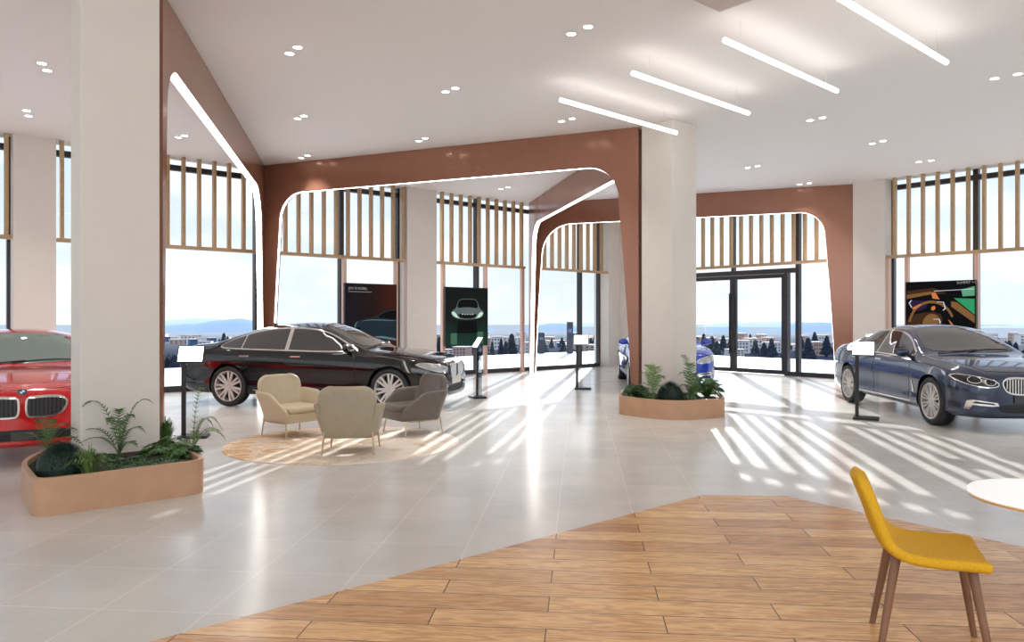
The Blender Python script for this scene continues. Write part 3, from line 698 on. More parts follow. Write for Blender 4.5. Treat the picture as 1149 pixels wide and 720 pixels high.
def poster(label, side, a_c, ztop, w, h, bg, shapes, texts=()):
    """shapes: list of (part name, material, [(x,y) polygons in 0..1 of the picture, y down])"""
    if side == 'L': c = S3(a_c, DL-.16); rx, nn = U, -V; rz = AU
    else: c = S3(DR-.16, a_c); rx, nn = -V, -U; rz = AU-math.pi/2
    z0 = ztop-h; t = thing('poster_screen', label, 'screen', (c.x, c.y, z0))
    W = lambda x, y, o: c+rx*((x-.5)*w)+nn*o+Vector((0, 0, ztop-y*h))
    m = MB(); m.quadbox([W(0, 1, -.06), W(1, 1, -.06), W(1, 1, 0), W(0, 1, 0), W(0, 0, -.06), W(1, 0, -.06), W(1, 0, 0), W(0, 0, 0)]); m.build('housing', 'blackmetal', t)
    m = MB(); m.add([W(.01, .99, .002), W(.99, .99, .002), W(.99, .01, .002), W(.01, .01, .002)], [(0, 1, 2, 3)]); m.build('picture_background', bg, t)
    for k, (nm, mt, polys) in enumerate(shapes):
        for P in polys:
            m = MB()
            for tri in tessellate_polygon([[Vector((x, y, 0)) for x, y in P]]): m.add([W(*P[i], .003+k*.0012) for i in tri], [(0, 1, 2)])
            m.build(nm, mt, t, weld=1e-5)
    for (s, x, y, sz, mt) in texts:
        cu = bpy.data.curves.new('lettering', 'FONT'); cu.body = s; cu.size = sz; cu.resolution_u = 2
        o = bpy.data.objects.new('tmp', cu); C.objects.link(o); bpy.context.view_layer.update(); me = bpy.data.meshes.new_from_object(o.evaluated_get(bpy.context.evaluated_depsgraph_get())); bpy.data.objects.remove(o)
        me.materials.clear(); me.materials.append(M[mt]); o = bpy.data.objects.new('lettering', me); C.objects.link(o); o.parent = t
        o.rotation_euler = (R(90), 0, rz); o.location = W(x, y, .02)-Vector(t.location)
    return t
def smooth(P, n=2, closed=True): return chaikin(P, n, closed)
car = smooth([(1.0, .39), (.86, .385), (.70, .43), (.60, .50), (.42, .53), (.26, .56), (.19, .60), (.17, .68), (.19, .74), (1.0, .95)], 2)
car = [(min(x, .99), y) for x, y in car]
win = [(min(x, .99), y) for x, y in smooth([(1.02, .41), (.86, .41), (.72, .45), (.60, .515), (.8, .53), (1.02, .54)], 2)]
poster('dark brown poster screen above the black sedan showing the side of a teal car', 'L', (sL(386.5, DL-.16)+sL(445.5, DL-.16))/2, 2.43, 1.46, 1.63, 'p_bg_brown', [
    ('car_picture', 'p_teal', [car]), ('car_windows', 'p_black', [win]),
    ('highlight', 'p_teal_light', [smooth([(.27, .575), (.45, .545), (.62, .545), (.99, .56), (.99, .568), (.6, .556), (.45, .556)], 1), [(.4, .80), (.72, .80), (.99, .84), (.99, .87), (.7, .83)], smooth([(.17, .69), (.19, .60), (.26, .56), (.205, .61), (.19, .69)], 1)]),
    ('wheel', 'p_black', [smooth([(.22, .66), (.29, .66), (.32, .78), (.26, .84), (.2, .78)], 2), [(.42, .90), (.99, 1-.03), (.99, .98), (.42, .98)]]),
    ('text_line', 'p_text', [[(.06, .125), (.50, .125), (.50, .131), (.06, .131)]])],
    [('JOY IS NOBEL', .06, .095, .085, 'p_text')])
fr_ = smooth([(.12, .45), (.15, .40), (.24, .365), (.30, .22), (.38, .195), (.66, .195), (.74, .22), (.80, .365), (.88, .40), (.90, .45), (.84, .52), (.62, .55), (.36, .55), (.2, .52)], 2)
poster('dark green poster screen showing the glowing front of a car, between the left windows', 'L', (sL(499.5, DL-.16)+sL(547.5, DL-.16))/2, 2.42, 1.46, 1.60, 'p_bg_green', [
    ('car_picture', 'p_grey', [fr_]), ('windscreen', 'p_black', [smooth([(.26, .36), (.31, .225), (.40, .205), (.64, .205), (.73, .225), (.77, .36), (.6, .34), (.42, .34)], 1)]),
    ('hood', 'p_glow', [smooth([(.13, .44), (.18, .41), (.24, .44), (.28, .50), (.34, .53), (.22, .51)], 1), smooth([(.89, .44), (.84, .41), (.78, .44), (.74, .50), (.68, .53), (.82, .51)], 1)]),
    ('grille', 'p_black', [smooth([(.28, .47), (.36, .445), (.66, .445), (.74, .47), (.66, .53), (.36, .53)], 1)]),
    ('grille_light', 'p_glow', [[(.37+.06*k, .45), (.41+.06*k, .45), (.40+.06*k, .468), (.38+.06*k, .468)] for k in range(5)]),
    ('floor_glow', 'p_greenmid', [[(.12, .78), (.26, .78), (.26, .97), (.12, .97)], [(.74, .76), (.88, .76), (.88, .97), (.74, .97)]]),
    ('shadow', 'p_black', [[(.28, .58), (.72, .58), (.74, .78), (.26, .78)]])])
ring = lambda cx, cy, r, a0, a1, wd, ax=1.0, n=18: [(cx+r*ax*math.cos(R(a0+(a1-a0)*k/n)), cy-r*math.sin(R(a0+(a1-a0)*k/n))) for k in range(n+1)]+[(cx+(r-wd)*ax*math.cos(R(a1-(a1-a0)*k/n)), cy-(r-wd)*math.sin(R(a1-(a1-a0)*k/n))) for k in range(n+1)]
poster('poster screen above the navy sedan showing a steering wheel and green window', 'R', (dR(1016, DR-.16)+dR(1095.5, DR-.16))/2, 2.43, 1.5, 1.18, 'p_black', [
    ('dashboard', 'p_brown', [[(.02, .18), (.42, .13), (.60, .25), (.02, .30)], smooth([(.02, .72), (.2, .62), (.5, .6), (.56, .8), (.4, .97), (.02, .97)], 1)]),
    ('trim_band', 'p_tan', [[(.02, .26), (.38, .2), (.40, .25), (.02, .34)], [(.66, .40), (.74, .42), (.98, .68), (.98, .82), (.66, .50)]]),
    ('green_window', 'p_green', [[(.70, .34), (.98, .36), (.98, .66)]]), ('green_glass', 'p_greenlt', [[(.80, .18), (.98, .12), (.98, .30), (.82, .31)]]),
    ('instrument', 'p_violet', [smooth([(.06, .36), (.34, .38), (.30, .56), (.10, .60)], 1)]),
    ('steering_wheel', 'p_tan', [ring(.38, .86, .48, 20, 172, .05, .70), ring(.39, .86, .22, 0, 180, .22, .62)]),
    ('orange_accent', 'p_orange', [[(.38, .22), (.44, .22), (.50, .36), (.40, .34)], smooth([(.38, .50), (.44, .48), (.44, .56), (.38, .58)], 1), [(.10, .52), (.22, .44), (.24, .46), (.12, .56)], [(.62, .74), (.70, .86), (.74, .92), (.66, .86)]]),
    ('white_outline', 'p_line', [[(.05, .42), (.09, .36), (.10, .37), (.065, .43), (.1, .50), (.09, .515)], [(.46, .40), (.56, .41), (.59, .54), (.55, .58), (.545, .57), (.575, .53), (.55, .42), (.46, .41)], [(.42, .19), (.98, .17), (.98, .178), (.42, .2)], [(.41, .74), (.5, .74), (.52, .82), (.505, .82), (.49, .75), (.41, .75)]])],
    [('SUMMIT +1', .74, .07, .08, 'p_text')])
# ------------------------------------------------------------------ cars
def pchip(tab):
    xs = [a for a, b in tab]; ys = [b for a, b in tab]; n = len(xs); h = [xs[i+1]-xs[i] for i in range(n-1)]; d = [(ys[i+1]-ys[i])/h[i] for i in range(n-1)]
    mm = [d[0]]+[0 if d[i-1]*d[i] <= 0 else 2*d[i-1]*d[i]/(d[i-1]+d[i]) for i in range(1, n-1)]+[d[-1]]
    def f(x):
        x = max(xs[0], min(xs[-1], x)); i = 0
        while i < n-2 and x > xs[i+1]: i += 1
        t = (x-xs[i])/h[i]; return (2*t**3-3*t*t+1)*ys[i]+(t**3-2*t*t+t)*h[i]*mm[i]+(-2*t**3+3*t*t)*ys[i+1]+(t**3-t*t)*h[i]*mm[i+1]
    return f
ZT = pchip([(-2.5, .90), (-2.47, .99), (-2.40, 1.06), (-2.1, 1.10), (-1.9, 1.125), (-1.6, 1.225), (-1.25, 1.34), (-.8, 1.43), (-.2, 1.47), (.15, 1.452), (.42, 1.375), (.8, 1.19), (1.08, 1.055), (1.2, 1.02), (1.7, .975), (2.1, .915), (2.32, .862), (2.44, .81), (2.5, .75)])
ZS = pchip([(-2.5, .82), (-2.4, .93), (-2, .98), (-1, .965), (0, .93), (1, .91), (1.6, .88), (2.1, .81), (2.35, .74), (2.5, .66)])
WW = pchip([(-2.5, .64), (-2.47, .74), (-2.36, .83), (-2, .90), (-1.45, .94), (0, .93), (1.5, .945), (2.0, .92), (2.22, .865), (2.36, .79), (2.45, .70), (2.5, .60)])
WR = pchip([(-2.5, .52), (-2.3, .70), (-1.95, .73), (-1.5, .64), (-1, .58), (0, .58), (.35, .60), (1.05, .77), (1.3, .79), (2, .74), (2.4, .62), (2.5, .50)])
ED = pchip([(-2.5, .02), (-2, .03), (-1.7, .05), (-1, .075), (.3, .07), (1, .045), (1.3, .035), (2.5, .02)])
ZB = pchip([(-2.5, .40), (-2.42, .28), (-2, .21), (-1, .20), (2, .19), (2.42, .2), (2.5, .25)])
def section(x):
    w, zb, zs, zt_, wr, ed = WW(x), ZB(x), ZS(x), ZT(x), WR(x), ED(x); H = zs-zb; wr = min(wr, w*.9)
    P = [(0, zb), (w*.5, zb), (w*.88, zb), (w*.965, zb+.05), (w*.985, zb+H*.18), (w*.975, zb+H*.36), (w*.995, zb+H*.60), (w*1.0, zb+H*.70), (w*.985, zb+H*.86), (w*.955, zs), (w*.94, zs+.012),
         (wr+(w*.94-wr)*.12, zt_-ed-.02), (wr-.02, zt_-ed), (wr*.6, zt_-ed*.28), (wr*.3, zt_-ed*.07), (0, zt_)]
    return chaikin(P, 2, False)
AXF, AXR, TR = 1.60, -1.45, .352
def car_body(paint):
    xs = sorted(set([-2.5+.012*k for k in range(5)]+[-2.44+.045*k for k in range(7)]+[-2.1+.055*k for k in range(78)]+[2.2+.03*k for k in range(8)]+[2.44+.012*k for k in range(5)]+[2.5]))
    xs = [x for x in xs if -2.5 <= x <= 2.5]; xs = [x for i, x in enumerate(xs) if i == 0 or x-xs[i-1] > .004]
    m = MB(); rows = []
    for x in xs:
        h = section(x); rows.append([Vector((x, y, z)) for y, z in h]+[Vector((x, -y, z)) for y, z in reversed(h[1:-1])])
    m.grid(rows, cv=True); k = len(rows[0])
    m.add(rows[0], [tuple(range(k))]); m.add(rows[-1], [tuple(range(k))])
    me = bpy.data.meshes.new('body'); me.from_pydata([tuple(v) for v in m.v], [], m.f)
    bm = bmesh.new(); bm.from_mesh(me); bmesh.ops.remove_doubles(bm, verts=bm.verts, dist=1e-5); bmesh.ops.recalc_face_normals(bm, faces=bm.faces)
    tree = BVHTree.FromBMesh(bm); bm.to_mesh(me); bm.free(); me.materials.append(M[paint]); me.materials.append(M['carblack'])
    o = bpy.data.objects.new('body', me); C.objects.link(o); cut = []
    for ax in (AXF, AXR):
        for s in (-1, 1):
            mb = MB(); X = Matrix.Translation((ax, s*.62, TR-.002)) @ Matrix.Rotation(R(-90*s), 4, 'X')
            mb.lathe([(.0005, 0), (.39, 0), (.398, .5), (.0005, .5)], 48, X); cm = bpy.data.meshes.new('c'); cm.from_pydata([tuple(v) for v in mb.v], [], mb.f)
            bm = bmesh.new(); bm.from_mesh(cm); bmesh.ops.remove_doubles(bm, verts=bm.verts, dist=.002); bmesh.ops.recalc_face_normals(bm, faces=bm.faces)
            for f in bm.faces: f.material_index = 1
            bm.to_mesh(cm); bm.free(); cm.materials.append(M[paint]); cm.materials.append(M['carblack'])
            c = bpy.data.objects.new('c', cm); C.objects.link(c); cut.append(c)
            md = o.modifiers.new('b', 'BOOLEAN'); md.operation = 'DIFFERENCE'; md.object = c; md.solver = 'EXACT'
    bpy.context.view_layer.update()
    me2 = bpy.data.meshes.new_from_object(o.evaluated_get(bpy.context.evaluated_depsgraph_get()))
    for c in cut: bpy.data.objects.remove(c)
    bpy.data.objects.remove(o); me2.shade_smooth(); me2.set_sharp_from_angle(angle=R(38)); me2.name = 'body'
    return me2, tree
_tree = None
AX = {'F': (Vector((4, 0, 0)), Vector((-1, 0, 0))), 'B': (Vector((-4, 0, 0)), Vector((1, 0, 0))), 'T': (Vector((0, 0, 4)), Vector((0, 0, -1))), 'L': (Vector((0, 4, 0)), Vector((0, -1, 0))), 'R': (Vector((0, -4, 0)), Vector((0, 1, 0)))}
def proj(ax, a, b, off):
    o, d = AX[ax]
    p = Vector((o.x, a, b)) if ax in 'FB' else Vector((a, b, o.z)) if ax == 'T' else Vector((a, o.y, b))
    h = _tree.ray_cast(p, d)
    if h[0] is None:
        q = Vector((2.4 if ax == 'F' else -2.4, a, b)) if ax in 'FB' else (Vector((a, b, 1)) if ax == 'T' else Vector((a, .8 if ax == 'L' else -.8, b)))
        h = _tree.find_nearest(q)
    n = h[1] if h[1].dot(-d) > 0 else -h[1]
    return h[0]+n*off, n
def decal(name, mt, ax, poly, off, par, g=.05, label=None):
    bm = bmesh.new(); vs = [bm.verts.new((p[0], p[1], 0)) for p in poly]
    f = bm.faces.new(vs); bmesh.ops.triangulate(bm, faces=[f])
    x0, x1 = min(p[0] for p in poly), max(p[0] for p in poly); y0, y1 = min(p[1] for p in poly), max(p[1] for p in poly)
    for lo, hi, nv in ((x0, x1, (1, 0, 0)), (y0, y1, (0, 1, 0))):
        k = 1
        while lo+k*g < hi:
            bmesh.ops.bisect_plane(bm, geom=bm.verts[:]+bm.edges[:]+bm.faces[:], plane_co=Vector(nv)*(lo+k*g), plane_no=nv); k += 1
    bmesh.ops.triangulate(bm, faces=bm.faces)
    for v in bm.verts: v.co = proj(ax, v.co.x, v.co.y, off)[0]
    bmesh.ops.remove_doubles(bm, verts=bm.verts, dist=1e-4)
    me = bpy.data.meshes.new(name); bm.to_mesh(me); bm.free(); me.materials.append(M[mt]); me.shade_smooth()
    o = bpy.data.objects.new(name, me); C.objects.link(o); o.parent = par
    if label: o['label'] = label
    return o
def line(mb, ax, pts, r=.003, off=.001, n=5, dens=6):
    Q = []
    for i in range(len(pts)-1):
        for k in range(dens): t = k/dens; Q.append((pts[i][0]*(1-t)+pts[i+1][0]*t, pts[i][1]*(1-t)+pts[i+1][1]*t))
    Q.append(pts[-1]); mb.tube([proj(ax, a, b, off)[0] for a, b in Q], r, n)
def wheel(par, ns, thick):
    t = MB(); X = Matrix.Rotation(R(-90), 4, 'X')
    t.lathe([(.262, -.10), (.30, -.118), (.335, -.11), (TR, -.085), (TR, .085), (.335, .11), (.30, .118), (.262, .10)], 56, X, closed=False)
    t.lathe([(.262, -.10), (.255, 0), (.262, .10)], 56, X)
    w = t.build('wheel', 'tyre', par, smooth=35, world=False)
    t = MB(); t.lathe([(.268, .103), (.262, .112), (.25, .105), (.245, .06), (.24, -.08)], 56, X); t.lathe([(.0005, .085), (.03, .085), (.045, .07), (.05, .03)], 24, X)
    for k in range(ns):
        for s in (-1, 1):
            a = 2*math.pi*k/ns; da = s*1.1/ns
            p0 = (.035, a+s*1.6/ns); p1 = (.256, a+da); q = []
            for (r_, a_), wd, y0, y1 in ((p0, .010*thick, .055, .082), (p1, .0085*thick, .06, .100)):
                dr = Vector((math.cos(a_), 0, math.sin(a_))); tn = Vector((-dr.z, 0, dr.x)); q.append([dr*r_-tn*wd+Vector((0, y0, 0)), dr*r_+tn*wd+Vector((0, y0, 0)), dr*r_+tn*wd+Vector((0, y1, 0)), dr*r_-tn*wd+Vector((0, y1, 0))])
            t.grid(q, cv=True)
    t.build('rim', 'alloy', w, smooth=30, world=False)
    t = MB(); t.lathe([(.0005, -.02), (.235, -.02)], 32, X); t.build('brake_disc', 'intake', w, world=False)
    return w
def roundel(par, p, n, rad):
    q = n.to_track_quat('Z', 'Y').to_matrix().to_4x4(); X = Matrix.Translation(p) @ q
    m = MB(); m.lathe([(rad, 0), (rad, .006), (rad*.62, .008)], 32, X, mi=0)
    K = 8
    for s in range(4):
        c = X @ Vector((0, 0, .0075)); pts = [X @ Vector((rad*.62*math.cos(math.pi/2*(s+k/K)), rad*.62*math.sin(math.pi/2*(s+k/K)), .0075)) for k in range(K+1)]
        m.add([c]+pts, [(0, i, i+1) for i in range(1, K+1)], 2 if s % 2 else 3)
    m.lathe([(rad*1.06, 0), (rad*1.06, .007), (rad, .0075)], 32, X, mi=1)
    o = m.build('emblem', ['carblack', 'chrome', 'roundel_blue', 'roundel_white'], par, world=False); o['label'] = 'round blue and white badge'
    return o
_body = None
def build_car(label, paint, glassm, loc, rz, sc=(1, 1, 1), chrome='chrome', dark=False, plate='plate', fin=False, spokes=(10, 1.15), lamp_='ring', bars='chrome', pl=(.47, .52)):
    global _tree, _body
    t = thing('car', label, 'car', (*loc, 0)); t.rotation_euler = (0, 0, rz); t['_b'] = (0, 0, 0); t.scale = sc
    if _body is None: _body, _tree = car_body(paint); me = _body
    else: me = _body.copy(); me.materials[0] = M[paint]
    o = bpy.data.objects.new('body', me); C.objects.link(o); o.parent = t
    # glass
    dlo = [(.98, .995), (.76, 1.10), (.44, 1.255), (.15, 1.335), (-.3, 1.36), (-.8, 1.33), (-1.18, 1.25), (-1.48, 1.14), (-1.66, 1.055), (-1.58, 1.02), (-.5, .995), (.5, .975)]
    dl = chaikin(dlo, 2); ws = [(1.10, 0), (1.075, .35), (.97, .66), (.62, .60), (.26, .515), (.30, .25), (.31, 0), (.30, -.25), (.26, -.515), (.62, -.60), (.97, -.66), (1.075, -.35)]
    rw = [(-1.93, 0), (-1.9, .4), (-1.8, .58), (-1.45, .53), (-1.12, .48), (-1.08, .25), (-1.08, -.25), (-1.12, -.48), (-1.45, -.53), (-1.8, -.58), (-1.9, -.4)]
    decal('windscreen', glassm, 'T', chaikin(ws, 1), .004, t, .06); decal('rear_window', glassm, 'T', chaikin(rw, 1), .004, t, .08)
    def cutx(P, a, b):
        Q = [(Vector((p[0], p[1], 0))) for p in P]; Q = halfclip(Q, Vector((1, 0, 0)), b); Q = halfclip(Q, Vector((-1, 0, 0)), -a); return [(q.x, q.y) for q in Q]
    for s in 'LR':
        decal('window_trim', chrome, s, offset_poly(dl, .022), .004, t, .035)
        for a, b in ((-.30, .80), (-1.20, -.38), (-1.7, -1.235)): decal('side_window', glassm, s, cutx(offset_poly(dl, -.004), a, b), .010, t, .035)
        decal('mirror_corner', 'carblack', s, cutx(offset_poly(dl, -.004), .815, 1.1), .010, t, .035)
    # wipers, seams
    m = MB(); line(m, 'T', [(1.09, -.1), (1.02, .2), (.98, .55)], .006, .012); line(m, 'T', [(1.09, -.55), (1.07, -.2), (1.04, .05)], .006, .012); m.build('wiper', 'carblack', t, world=False)
    m = MB()
    for s in 'LR':
        line(m, s, [(.92, .97), (.97, .85), (.98, .6), (.93, .32)]); line(m, s, [(-.34, .99), (-.36, .7), (-.32, .30)]); line(m, s, [(-1.32, 1.0), (-1.2, .85), (-1.03, .66), (-.98, .32)]); line(m, s, [(.93, .31), (-.98, .31)])
    line(m, 'T', [(1.16, .70), (1.6, .70), (2.1, .64), (2.34, .55), (2.40, .30), (2.41, 0), (2.40, -.30), (2.34, -.55), (2.1, -.64), (1.6, -.70), (1.16, -.70)])
    m.build('panel_seams', 'carblack', t, world=False)
    for s, sy in (('L', 1), ('R', -1)):
        for x in (-.14, -1.12):
            p, n = proj(s, x, .875, .02); m = MB(); m.box(p, (.19, .022, .024), 0); m.build('door_handle', chrome if not dark else 'chrome', t, bevel=.006, world=False)
        # mirror
        m = MB(); p, n = proj(s, .80, .985, 0); c = p+Vector((.02, sy*.13, .05)); rows = []
        for i in range(9):
            a = math.pi*i/8; rows.append([c+Vector((-.05*math.sin(a)*math.cos(b)*1.0+(.03*math.sin(a) if math.cos(b) < 0 else 0)*0+.0, sy*(-.115*math.cos(a)), .07*math.sin(a)*math.sin(b)*1.0))+Vector((.06*math.sin(a)*(max(0, math.cos(b))), 0, 0)) for b in [2*math.pi*k/14 for k in range(14)]])
        m.grid(rows, cv=True); m.tube([p+Vector((0, -sy*.03, -.01)), c+Vector((0, -sy*.06, -.03))], [.03, .022], 8)
        m.build('mirror', paint, t, smooth=60, world=False)
        # headlamp
        hl = chaikin([(.44*sy, .645), (.50*sy, .715), (.70*sy, .765), (.86*sy, .79), (.885*sy, .745), (.80*sy, .67), (.62*sy, .625)], 2)
        decal('headlight_surround', chrome, 'F', offset_poly(hl, .012), .003, t, .03)
        h = decal('headlight', 'carblack' if lamp_ == 'ring' else 'lampglass', 'F', hl, .006, t, .03)
        for cy in ((.56, .715) if lamp_ == 'ring' else ()):
            m = MB(); pts = []
            for k in range(15):
                a = R(-60+k*300/14)+R(180); pts.append(proj('F', sy*(cy+.062*math.cos(a)), .695+(cy-.56)*.16+.042*math.sin(a), .012)[0])
            m.tube(pts, .0045, 5); m.build('light_ring', 'drl', h, smooth=50, world=False)
        decal('headlight_lens', 'lampglass', 'F', chaikin([(.60*sy, .665), (.66*sy, .69), (.66*sy, .735), (.60*sy, .73)], 1), .010, h, .03)
        # kidney
        kd = chaikin([(.035*sy, .56), (.035*sy, .72), (.06*sy, .745), (.30*sy, .755), (.405*sy, .72), (.40*sy, .64), (.33*sy, .545), (.08*sy, .53)], 2)
        gr = decal('grille', chrome, 'F', offset_poly(kd, .012), .010, t, .03)
        decal('grille_opening', 'intake', 'F', offset_poly(kd, -.008), .016, gr, .03)
        m = MB()
        for k in range(9):
            y = .065+k*.037; zz0 = .548 if y < .31 else .548+(y-.31)*1.2; zz1 = .738 if y < .33 else .738-(y-.33)*.35
            q = [proj('F', sy*y, zz0+(zz1-zz0)*j/4, .022)[0] for j in range(5)]; m.tube(q, .0075, 6)
        m.build('grille_bars', bars, gr, smooth=50, world=False)
        # lower vent with chrome outline
        lv = [(.45*sy, .375), (.47*sy, .42), (.74*sy, .455), (.79*sy, .44), (.81*sy, .33), (.77*sy, .32), (.74*sy, .385), (.55*sy, .37)]
        decal('bumper_vent', chrome, 'F', lv, .004, t, .03); decal('vent_opening', 'intake', 'F', [(.50*sy, .39), (.52*sy, .41), (.72*sy, .435), (.745*sy, .41), (.6*sy, .40)], .009, t, .03)
        # tail lamp
        decal('tail_light', 'taillight', 'B', chaikin([(.36*sy, .80), (.38*sy, .88), (.74*sy, .91), (.80*sy, .86), (.76*sy, .79)], 2), .004, t, .03)
        decal('tail_light_side', 'taillight', s, chaikin([(-2.2, .86), (-2.22, .90), (-2.40, .90), (-2.42, .82), (-2.34, .82)], 1), .005, t, .03)
        if fin: decal('side_vent', chrome, s, [(1.06, .44), (1.12, .44), (1.07, .63), (1.05, .63)], .004, t, .03)
        decal('sill_strip', chrome if not dark else 'chrome', s, [(1.0, .285), (1.0, .30), (-.95, .30), (-.95, .285)], .004, t, .06)
    decal('lower_intake', 'intake', 'F', chaikin([(-.42, .28), (-.46, .36), (-.40, .40), (.40, .40), (.46, .36), (.42, .28)], 1), .004, t, .04)
    m = MB(); [m.tube([proj('F', -.42+.84*k/12, z, .012)[0] for k in range(13)], .005, 5) for z in (.31, .345)]; m.build('intake_slats', 'blackmetal', t, smooth=50, world=False)
    p, n = proj('F', 0, pl[0], .012); m = MB(); m.box(p, (.012, pl[1], .11 if pl[1] > .4 else .09)); m.build('licence_plate', plate, t, bevel=.003, world=False)
    p, n = proj('B', 0, .70, .012); m = MB(); m.box(p, (.012, .52, .11)); m.build('licence_plate', 'plate_white', t, bevel=.003, world=False)
    p, n = proj('F', 0, .80, .004); roundel(t, p, n, .042)
    m = MB(); p, n = proj('T', -1.0, 0, 0); m.add([p+Vector((.08, 0, -.005)), p+Vector((-.06, .025, -.005)), p+Vector((-.06, -.025, -.005)), p+Vector((-.07, 0, .06))], [(0, 1, 3), (1, 2, 3), (2, 0, 3), (0, 2, 1)]); m.build('antenna_fin', paint, t, world=False)
    # wheels
    w0 = wheel(t, *spokes); first = True
    for ax in (AXF, AXR):
        for sy in (1, -1):
            w_ = w0 if first else copy_tree(w0, t); first = False
            w_.location = (ax, sy*.815, TR); w_.rotation_euler = (0, rnd.uniform(0, 1), 0 if sy > 0 else math.pi)
    return t
fw = Vector((.976, -.216, 0)); pb = Vector((-3.37, 13.97, 0))-fw*.075
build_car('black sedan with chrome grille parked behind the lounge chairs', 'paint_black', 'carglass', pb[:2], math.atan2(fw.y, fw.x), (1, 1, 1.02), plate='plate_white', spokes=(7, 2.0), lamp_='slim')
build_car('dark navy blue sedan parked at the right edge, facing the viewer', 'paint_navy', 'carglass', (7.14, 12.62), math.atan2(-1, -.05), fin=True)
build_car('bright red car cut off by the left edge of the photo, behind the near planter', 'paint_red', 'redglass', (-6.52, 10.0), math.atan2(-.835, .55), (1, 1, .97), bars='plate', pl=(.335, .2))
build_car('bright blue car partly hidden behind the central column', 'paint_blue', 'blueglass', (3.57, 18.1), math.atan2(-1, -.07), (.97, .98, 1.0), lamp_='slim')

# ------------------------------------------------------------------ outdoors
m = MB(); zt0 = -.04
m.wbox(-60, GR+9, GL+.12, GL+8.9, zt0-.3, zt0); m.wbox(GR+.12, GR+9, -60, GL+.12, zt0-.3, zt0); struct(m.build('terrace_floor', 'terrace'))
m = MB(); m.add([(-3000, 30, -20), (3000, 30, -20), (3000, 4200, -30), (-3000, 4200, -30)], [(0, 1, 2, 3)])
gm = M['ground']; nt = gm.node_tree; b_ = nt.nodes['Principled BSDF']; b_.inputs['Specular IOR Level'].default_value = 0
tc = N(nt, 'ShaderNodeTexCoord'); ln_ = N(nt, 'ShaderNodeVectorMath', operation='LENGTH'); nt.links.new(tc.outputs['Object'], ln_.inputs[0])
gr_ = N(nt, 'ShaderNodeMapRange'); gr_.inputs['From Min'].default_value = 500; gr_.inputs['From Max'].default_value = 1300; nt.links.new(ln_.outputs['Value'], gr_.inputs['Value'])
cr_ = N(nt, 'ShaderNodeValToRGB'); cr_.color_ramp.elements[0].color = (*srgb(38, 50, 72), 1); cr_.color_ramp.elements[1].color = (*srgb(200, 214, 230), 1); nt.links.new(gr_.outputs[0], cr_.inputs['Fac'])  # haze painted into the ground: emission pales to light blue with distance
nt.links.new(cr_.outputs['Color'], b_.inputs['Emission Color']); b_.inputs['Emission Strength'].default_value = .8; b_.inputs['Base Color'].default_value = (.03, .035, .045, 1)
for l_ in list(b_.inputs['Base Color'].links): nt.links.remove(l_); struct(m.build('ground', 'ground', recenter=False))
def ridge(nm, mt, dist, zb, hf, a0=-70, a1=70, n=220):
    rows = []; 
    for i in range(n+1):
        a = R(a0+(a1-a0)*i/n); d = Vector((math.sin(a), math.cos(a), 0)); h = hf(math.degrees(a))
        rows.append([d*dist+Vector((0, 0, zb)), d*(dist*1.06)+Vector((0, 0, zb+(h-zb)*.7)), d*(dist*1.1)+Vector((0, 0, h)), d*(dist*1.2)+Vector((0, 0, zb))])
    m = MB(); m.grid(rows); struct(m.build(nm, mt, smooth=60))
g = lambda a, c, w_, h: h*math.exp(-((a-c)/w_)**2)
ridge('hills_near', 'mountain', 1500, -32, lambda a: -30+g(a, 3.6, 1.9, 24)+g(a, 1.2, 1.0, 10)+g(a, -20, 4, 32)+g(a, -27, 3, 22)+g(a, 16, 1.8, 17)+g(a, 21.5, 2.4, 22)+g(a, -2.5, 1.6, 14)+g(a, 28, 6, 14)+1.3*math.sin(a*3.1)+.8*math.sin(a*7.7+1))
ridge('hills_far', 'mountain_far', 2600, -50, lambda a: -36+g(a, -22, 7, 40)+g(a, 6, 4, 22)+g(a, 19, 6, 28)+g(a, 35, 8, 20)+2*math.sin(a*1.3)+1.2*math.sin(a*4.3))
rb = random.Random(11); protos = []
for mt_ in ('bld_white', 'bld_orange', 'bld_blue'):
    t = thing('far_building', 'small distant town building seen through the windows below the hills', 'building', (0, 0, -20), 0, 'distant town buildings')
    m = MB(); m.box((0, 0, 5), (11, 9, 10)); m.build('wall', mt_, t, world=False)
    m = MB(); m.box((0, 0, 10.3), (11.8, 9.8, .6)); m.build('roof', 'bld_white' if mt_ != 'bld_white' else 'bld_orange', t, world=False)
    m = MB(); [m.box((x, -4.55, z), (1.2, .1, 1.4)) for x in (-4, -1.4, 1.4, 4) for z in (2.5, 5.2, 8)]; m.build('windows', 'bld_win', t, world=False)
    protos.append(t)
nb = 0
for i in range(200):
    a = R(-47+94*(i+rb.random())/200); d = rb.uniform(430, 800); p = protos[i] if i < 3 else copy_tree(protos[rb.choice([0, 0, 0, 1, 1, 2])])
    p.location = (math.tan(a)*d, d, -20.05-(d-30)*.0024); p.rotation_euler = (0, 0, rb.uniform(-.5, .5)-a*.5); p.scale = (rb.uniform(.5, 1.5), 1, rb.uniform(.35, 1.0))
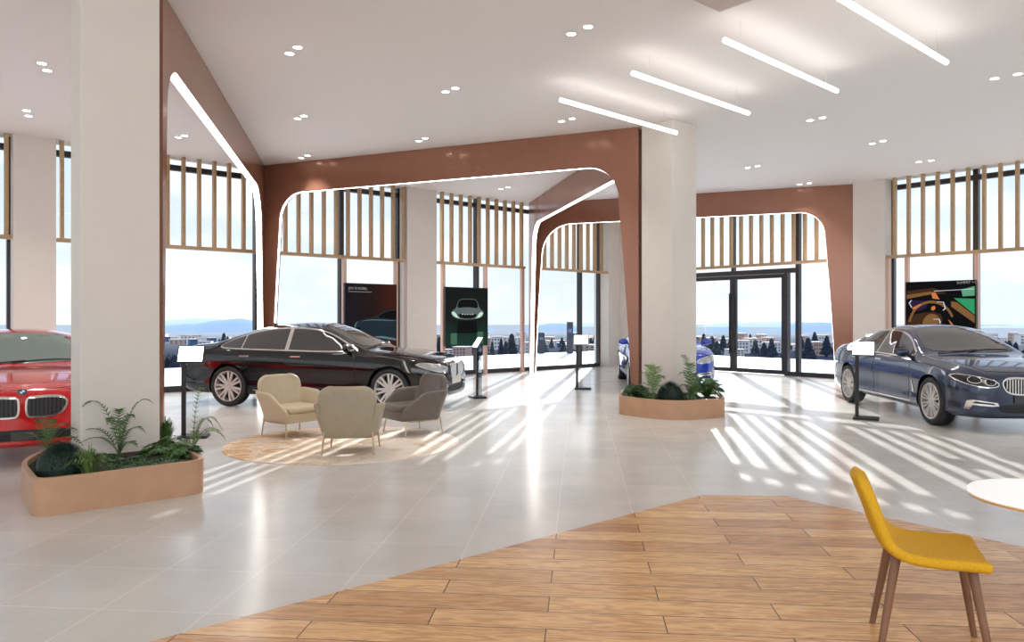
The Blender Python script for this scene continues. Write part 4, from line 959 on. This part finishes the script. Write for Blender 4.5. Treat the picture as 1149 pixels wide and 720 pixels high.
def treemesh(seed, slim):
    r = random.Random(seed); m = MB()
    m.tube([(0, 0, 0), (0, 0, 3)], .4, 6)
    for k in range(7):
        z = 2+k*1.5; rr = (3.2 if not slim else 1.9)*(1-k/8.0)+.3; vs = []; n = 9
        rows = []
        for j, (q, zz) in enumerate(((.15, -1.0), (1, -.4), (.75, .8), (.1, 1.9))): rows.append([Vector((rr*q*math.cos(2*math.pi*i/n)*r.uniform(.8, 1.2), rr*q*math.sin(2*math.pi*i/n)*r.uniform(.8, 1.2), z+zz+r.uniform(-.3, .3))) for i in range(n)])
        m.grid(rows, cv=True)
    return m
tp = []
for s, sl_ in ((1, 0), (2, 1), (3, 0)):
    o = treemesh(s, sl_).build('far_tree', 'tree_far'); tag(o, 'small dark conifer far beyond the terrace among the town buildings', 'tree', 'distant dark trees'); tp.append(o)
for i in range(230):
    a = R(-47+94*(i+rb.random())/170) if i < 170 else R(rb.uniform(28, 42) if i % 2 else rb.uniform(-29, -20)); d = rb.uniform(360, 620); o = tp[i] if i < 3 else tp[rb.randrange(3)].copy()
    if i >= 3: C.objects.link(o)
    right = math.degrees(a) > 30 or math.degrees(a) < -22
    sc_ = rb.uniform(.6, 1.1)
    if right: d = rb.uniform(210, 250) if a < 0 else rb.uniform(260, 330); sc_ = rb.uniform(.65, .85) if a < 0 else rb.uniform(.95, 1.15)
    o.location = (math.tan(a)*d, d, -20.02-(d-30)*.0024); o.scale = (sc_*1.3, sc_*1.3, sc_)
for px0, px1, py0, lb in ((604, 611, 373, 'shorter dark blue post sign out on the terrace, behind the far copper leg'), (636, 643, 361, 'taller dark blue post sign out on the terrace, left of the mullion')):
    c = gp((px0+px1)/2, 396.5, zt0); hh = (396.5-py0)*c.y/F; ww = (px1-px0)*c.y/F
    t = thing('post_sign', lb, 'sign', c); m = MB(); m.box(c+Vector((0, 0, hh/2)), (ww, .12, hh), R(0)); m.build('panel', 'pylon', t, bevel=.02)
    m = MB(); m.box(c+Vector((0, -.064, hh*.72)), (ww*.6, .01, hh*.12)); m.build('pictogram_plate', 'bld_blue', t)
for o in list(bpy.data.objects):
    if '_b' in o: del o['_b']
